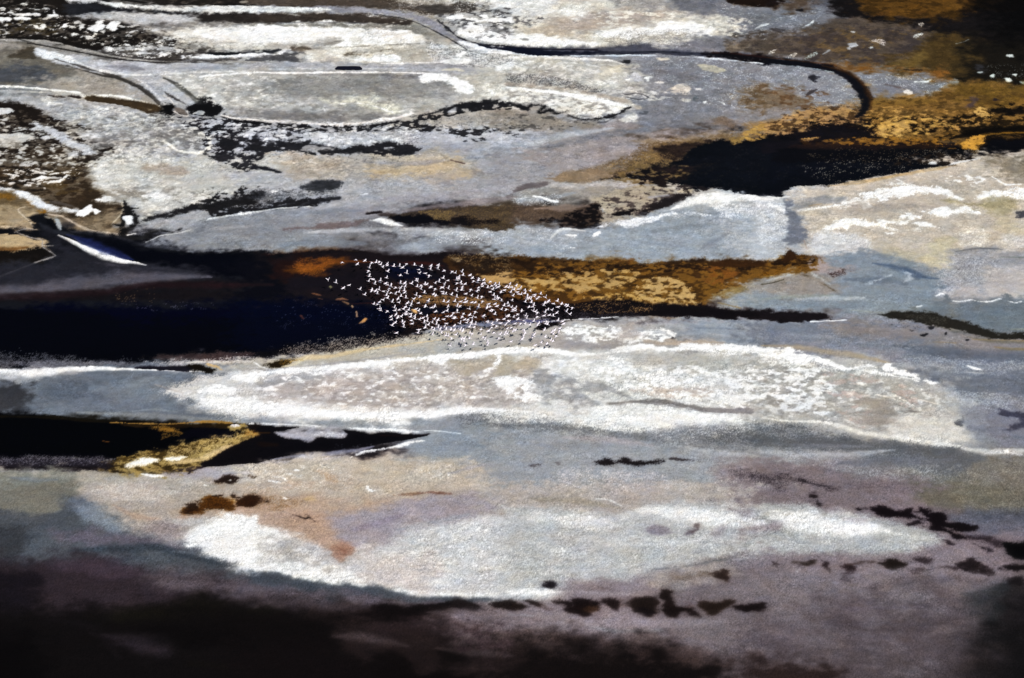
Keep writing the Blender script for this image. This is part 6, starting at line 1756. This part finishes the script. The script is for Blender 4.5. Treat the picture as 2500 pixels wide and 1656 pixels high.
BIRDS_A = '''(400,220)(635,175)(660,250)(790,190)(910,225)(985,222)(1040,208)(1065,260)(1095,305)(1180,245)(1180,275)(1290,290)(1390,290)(1445,312)(1510,250)(1650,270)(1770,298)(1940,280)(1925,345)(2065,268)(2050,330)(865,315)(850,370)(1185,378)(1725,350)(1730,410)(1405,448)(1515,412)(1840,415)(1905,450)(860,465)(905,510)(935,522)(850,552)(1165,492)(955,595)(1045,565)(1060,540)(1690,510)(1700,548)(1405,588)(1485,582)(1600,592)(1150,588)(1195,612)(1235,640)(1215,672)(1325,658)(1395,675)(1410,660)(1485,645)(1695,645)(1770,620)(1830,605)(1865,605)(1760,685)(1925,655)(1945,645)(2010,685)(2010,585)(2075,562)(2120,655)(150,525)(285,575)(515,620)(415,668)(700,692)(785,785)(910,705)(975,718)(1035,695)(1110,728)(1180,740)(1245,748)(1000,765)(1315,772)(1380,738)(1475,715)(1480,748)(1415,812)(1160,800)(1180,845)(1115,872)(1365,855)(1500,842)(1680,795)(1750,808)(1820,752)(1635,860)(1260,912)(1385,920)(1045,912)(1015,945)(940,950)(1530,930)(1600,940)(1720,930)(1870,920)(1890,895)(1985,775)(2020,800)(2130,735)(1050,1030)(1065,1060)(1180,1070)(1300,1012)(1320,1060)(1385,1050)(1460,1035)(1495,1000)(1580,978)(1550,1050)(1515,1078)(1680,1035)(1720,1065)(1760,1110)(1840,985)(1950,1010)(2005,985)(1330,1130)(1360,1180)(1420,1165)(1480,1125)(1510,1130)(1245,1165)(1250,1218)(1580,1120)(1585,1170)(1645,1165)(1650,1205)(1595,1235)(1740,1215)(1800,1190)(1860,1170)(1440,1260)(1450,1290)(1320,1268)(1610,1290)(1260,1320)(1460,1345)(1820,1275)(1870,1245)(1890,1310)(1960,1270)(1990,1210)(2060,1225)(2020,1080)(2030,1305)(2060,1360)(1840,1355)(1960,1350)(1985,1400)(1730,1395)(2090,1400)(1340,1450)(1710,1450)(1960,1480)(2110,1450)'''
BIRDS_B = '''(30,210)(160,230)(220,250)(320,235)(340,290)(460,290)(265,325)(275,350)(235,372)(90,380)(500,335)(605,345)(600,375)(520,385)(580,410)(690,368)(795,395)(245,420)(300,420)(315,440)(380,435)(30,440)(10,340)(10,495)(95,510)(320,495)(320,535)(225,548)(470,530)(600,500)(600,535)(565,560)(665,435)(700,440)(665,475)(750,498)(820,465)(870,445)(880,475)(940,450)(930,485)(895,510)(835,525)(795,568)(975,570)(1030,540)(1120,440)(1060,480)(1095,495)(1140,490)(1165,520)(1190,535)(1220,470)(1295,505)(1260,525)(1245,572)(1130,575)(1365,545)(1455,552)(1375,590)(1315,605)(1265,605)(1170,632)(850,625)(480,632)(390,600)(655,645)(580,670)(145,615)(50,600)(15,600)(235,655)(870,690)(905,675)(935,665)(975,715)(1150,710)(1630,605)(1530,615)(1530,645)(1610,650)(1575,680)(1720,660)(1410,655)(1445,670)(1400,690)(1465,690)(1375,735)(1475,745)(665,725)(380,700)(400,735)(370,740)(205,725)(305,730)(95,730)(20,730)(490,745)(545,745)(770,770)(875,770)(1080,765)(1770,720)(1750,735)(1910,722)(1520,790)(1510,815)(1440,820)(1705,760)(1680,790)(1845,765)(1985,765)(2060,775)(2080,800)(1925,820)(2160,830)(790,815)(745,825)(910,805)(1025,795)(1100,800)(1150,825)(590,830)(600,815)(240,810)(290,805)(95,805)(455,850)(980,860)(1065,855)(1180,870)(1210,880)(1160,890)(1215,845)(1320,880)(1315,870)(835,865)(795,885)(545,900)(240,910)(180,920)(350,930)(75,885)(20,905)(1550,895)(1510,885)(1580,910)(1750,865)(1820,870)(2060,895)(1905,915)(1705,910)(870,940)(1250,940)(1260,950)(1690,965)(1780,955)(1835,970)(2120,940)(1580,980)(1385,965)(1400,1005)(455,950)(690,965)(670,985)(330,980)(150,965)(80,975)(180,1010)(210,1000)(495,1000)(545,990)(1060,975)(1100,970)(1180,990)(915,1025)(1025,1020)(370,1030)(425,1030)(20,1025)(1255,1020)(745,1060)(750,1080)(1095,1045)(1110,1060)(1350,1050)(1520,1055)(1725,1055)(1925,1040)(410,1080)(485,1075)(490,1100)(550,1105)(815,1095)(840,1110)(965,1090)(1205,1100)(1300,1095)(1370,1100)(1600,1095)(65,1095)(295,1095)(200,1130)(1040,1120)(1455,1118)(1585,1115)(1720,1100)(1745,1110)(2000,1060)(2015,1100)(30,1150)(450,1150)(520,1160)(820,1160)(900,1135)(1145,1160)(55,1195)(140,1200)(200,1200)(290,1200)(340,1210)(640,1195)(1070,1180)(765,1215)(1215,1205)(1955,1175)(1350,1200)(1180,1225)(1700,1195)(450,1260)(490,1265)(860,1245)(1050,1240)(1355,1230)(1375,1255)(60,1290)(100,1300)(230,1280)(640,1280)(150,1335)(320,1350)(360,1345)(450,1340)(680,1320)(700,1360)(940,1335)(960,1275)(1030,1280)(1080,1265)(1520,1265)(1500,1310)(1510,1290)(1340,1320)(1330,1350)(1820,1240)(1840,1270)(1895,1300)(1930,1250)(1865,1205)(1710,1320)(350,1395)(385,1450)(515,1440)(750,1410)(745,1455)(1140,1395)(1800,1375)(1840,1385)(1640,1415)(1740,1430)(1545,1455)(135,1460)'''
pts = []
def rd(t, s, x0, y0):
    a = [float(q) for q in t.replace('(', ' ').replace(')', ' ').replace(',', ' ').split()]
    for i in range(0, len(a), 2): pts.append((a[i] / s + x0, a[i + 1] / s + y0))
rd(BIRDS_A, 7.128, 780, 610)
rd(BIRDS_B, 6.818, 1080, 630)
# drop birds noted twice
keep = []
for p in pts:
    if all(math.hypot(p[0] - q_[0], p[1] - q_[1]) > 2.2 for q_ in keep): keep.append(p)
pts = keep
def nn(i):
    return min(math.hypot(pts[i][0] - p[0], pts[i][1] - p[1]) for j, p in enumerate(pts) if j != i)
order = sorted(range(len(pts)), key=nn, reverse=True)
singles = set(order[:300])
GROUP = 'flamingos flying in one flock low over the lake'
ends = {}
left = sorted(range(len(pts)), key=lambda i: pts[i][0])
right = left[::-1]
ends[left[0]] = 'white flamingo at the far left tip of the flock, over dark water'
ends[left[1]] = 'white flamingo second from the left tip of the flock, right of the leftmost bird'
ends[left[2]] = 'white flamingo alone on the far left, flying level above a faint yellowish weed clump'
def nearest(u, v):
    return min(range(len(pts)), key=lambda i: math.hypot(pts[i][0] - u, pts[i][1] - v))
ends[nearest(780 + 400 / 7.128, 610 + 220 / 7.128)] = 'leftmost white flamingo of the top row, over the orange edge of the dark water'
ends[nearest(780 + 635 / 7.128, 610 + 175 / 7.128)] = 'topmost white flamingo of the whole flock, over the orange algae strip'
ends[nearest(780 + 790 / 7.128, 610 + 190 / 7.128)] = 'white flamingo just right of the topmost bird, over the end of the orange strip'
ends[nearest(780 + 660 / 7.128, 610 + 250 / 7.128)] = 'white flamingo directly below the topmost bird of the flock'
ends[nearest(780 + 515 / 7.128, 610 + 620 / 7.128)] = 'white flamingo with spread wings, upper of the pair of stragglers left of the flock'
ends[nearest(780 + 415 / 7.128, 610 + 668 / 7.128)] = 'white flamingo, lower of the pair of stragglers left of the flock'
ends[nearest(780 + 285 / 7.128, 610 + 575 / 7.128)] = 'small white flamingo just right of the leftmost bird of the flock'
ends[nearest(780 + 150 / 7.128, 610 + 525 / 7.128)] = 'leftmost white flamingo of the flock, alone over dark maroon water'
ends[nearest(780 + 700 / 7.128, 610 + 692 / 7.128)] = 'white flamingo between the left stragglers and the main flock, wings spread wide'
ends[nearest(780 + 785 / 7.128, 610 + 785 / 7.128)] = 'white flamingo alone below left of the main flock, over plain dark water'
ends[nearest(1080 + 2160 / 6.818, 630 + 830 / 6.818)] = 'white flamingo leading the flock at its far right tip'
ends[nearest(1080 + 2120 / 6.818, 630 + 940 / 6.818)] = 'white flamingo at the right tip of the flock, lowest of the leading birds'
ends[nearest(1080 + 135 / 6.818, 630 + 1460 / 6.818)] = 'white flamingo lowest and leftmost over the pale shore below the flock'
ends[nearest(1080 + 1545 / 6.818, 630 + 1455 / 6.818)] = 'white flamingo lowest right over the pale shore, near the white salt ridge'
ends[nearest(780 + 1180 / 7.128, 610 + 1070 / 7.128)] = 'white flamingo alone over the navy water right of a tight cluster of three'
ends[nearest(1080 + 1150 / 6.818, 630 + 710 / 6.818)] = 'white flamingo alone in a gap of the flock, over brown algae right of centre'
def shore_v(u): return np.interp(u, [940, 1080, 1160, 1260, 1340, 1400], [826, 806, 796, 790, 780, 776])
def upper_v(u): return np.interp(u, [860, 1000, 1100, 1200, 1300, 1400], [660, 668, 684, 702, 726, 745])
def zone(u, v):
    if v > shore_v(u): return 'white flamingo flying low over the pale salt shore below the dark water'
    if v < upper_v(u): return 'white flamingo in the loose upper edge of the flock over dark brown water'
    if u > 1290: return 'white flamingo among the leading birds at the right of the flock'
    if u < 1010 and v > 738: return 'white flamingo over the navy water at the lower left of the flock'
    if u < 960: return 'white flamingo at the left side of the flock over dark maroon water'
    if v > 770: return 'white flamingo in the dense lower rows over the dark shoreline'
    if u > 1150: return 'white flamingo in the dense right half of the flock over brown algae'
    return 'white flamingo in the dense middle of the flock over golden brown algae'

rest = []
rb = random.Random(5)
for i, (u, v) in enumerate(pts):
    far = max(0.0, min(1.0, (1010 - u) / 230))
    z = 3.4 + 1.7 * far + rb.uniform(-0.8, 0.9)
    x, y = ground(u, v, z)
    ang = math.radians(-38 + rb.gauss(0, 15) - 10 * far)
    pose = rb.choices(range(4), (5, 3, 5, 2))[0]
    bank = rb.gauss(0, 0.22) + 0.10; pitch = rb.gauss(0, 0.07)
    s_ = rb.uniform(1.08, 1.32)
    M = Matrix.Translation((x, y, z)) @ Matrix.Rotation(ang, 4, 'Z') @ Matrix.Rotation(pitch, 4, 'Y') @ Matrix.Rotation(bank, 4, 'X') @ Matrix.Diagonal((s_, s_, s_, 1))
    if i in singles or i in ends:
        o = bpy.data.objects.new('flamingo', POSES[pose]); o.matrix_world = M
        COL.objects.link(o)
        tag(o, ends.get(i) or zone(u, v), 'flamingo', GROUP)
    else:
        rest.append((POSES[pose], M))
# past 300 birds: the most crowded ones, hidden among the others, are one mass
V, F, MI = [], [], []
for me_, M in rest:
    b0 = len(V)
    V += [tuple(M @ p.co) for p in me_.vertices]
    for p in me_.polygons: F.append(tuple(b0 + q_ for q_ in p.vertices)); MI.append(p.material_index)
if V:
    me = bpy.data.meshes.new('crowded_flamingos'); me.from_pydata(V, [], F)
    for m in (M_PLUME, M_WINGTIP, M_LEG, M_BILL): me.materials.append(m)
    for p, m in zip(me.polygons, MI): p.material_index = m; p.use_smooth = True
    me.update()
    o = bpy.data.objects.new('crowded_flamingos', me); COL.objects.link(o)
    tag(o, 'the most crowded white flamingos packed between the others across the flock', 'flock', None, 'stuff')

# ---------------------------------------------------------------- the black shape in the upper channel
def barge():
    M_TAR = simple_mat('tarred_black', (0.004, 0.0045, 0.010), 0.8, 0.05, 0.3)
    cx, cy = ground(851, 171)
    L = (ground(887, 171)[0] - ground(817, 171)[0]) / 2
    Wd = 1.3; H = 1.0
    # hull outline at the water and at the flat top; both ends slope in
    rings = []
    for z, l, wd in ((-0.05, L, Wd), (0.12, L * .985, Wd), (0.5, L * .92, Wd * .92), (0.86, L * .84, Wd * .85), (H, L * .81, Wd * .80)):
        ring = []
        for (fx, fy) in ((-1, -.35), (-.93, -.9), (-.6, -1), (0, -1.04), (.6, -1), (.93, -.9), (1, -.35), (1, .35), (.93, .9), (.6, 1), (0, 1.02), (-.6, 1), (-.93, .9), (-1, .35)):
            ring.append((fx * l, fy * wd, z + 0.02 * math.sin(fx * 9 + z * 3)))
        rings.append(ring)
    n = len(rings[0]); vs = [p for r in rings for p in r]; fs = []
    for i in range(len(rings) - 1):
        for k in range(n): fs.append((i * n + k, i * n + (k + 1) % n, (i + 1) * n + (k + 1) % n, (i + 1) * n + k))
    fs.append(tuple((len(rings) - 1) * n + k for k in range(n)))
    me = bpy.data.meshes.new('barge'); me.from_pydata(vs, [], fs); me.materials.append(M_TAR); me.update()
    o = bpy.data.objects.new('barge', me); o.location = (cx, cy + 0.3, 0.12); COL.objects.link(o)
    tag(o, 'low black flat-topped barge shape with sloping ends lying in the pale upper channel', 'barge')
barge()
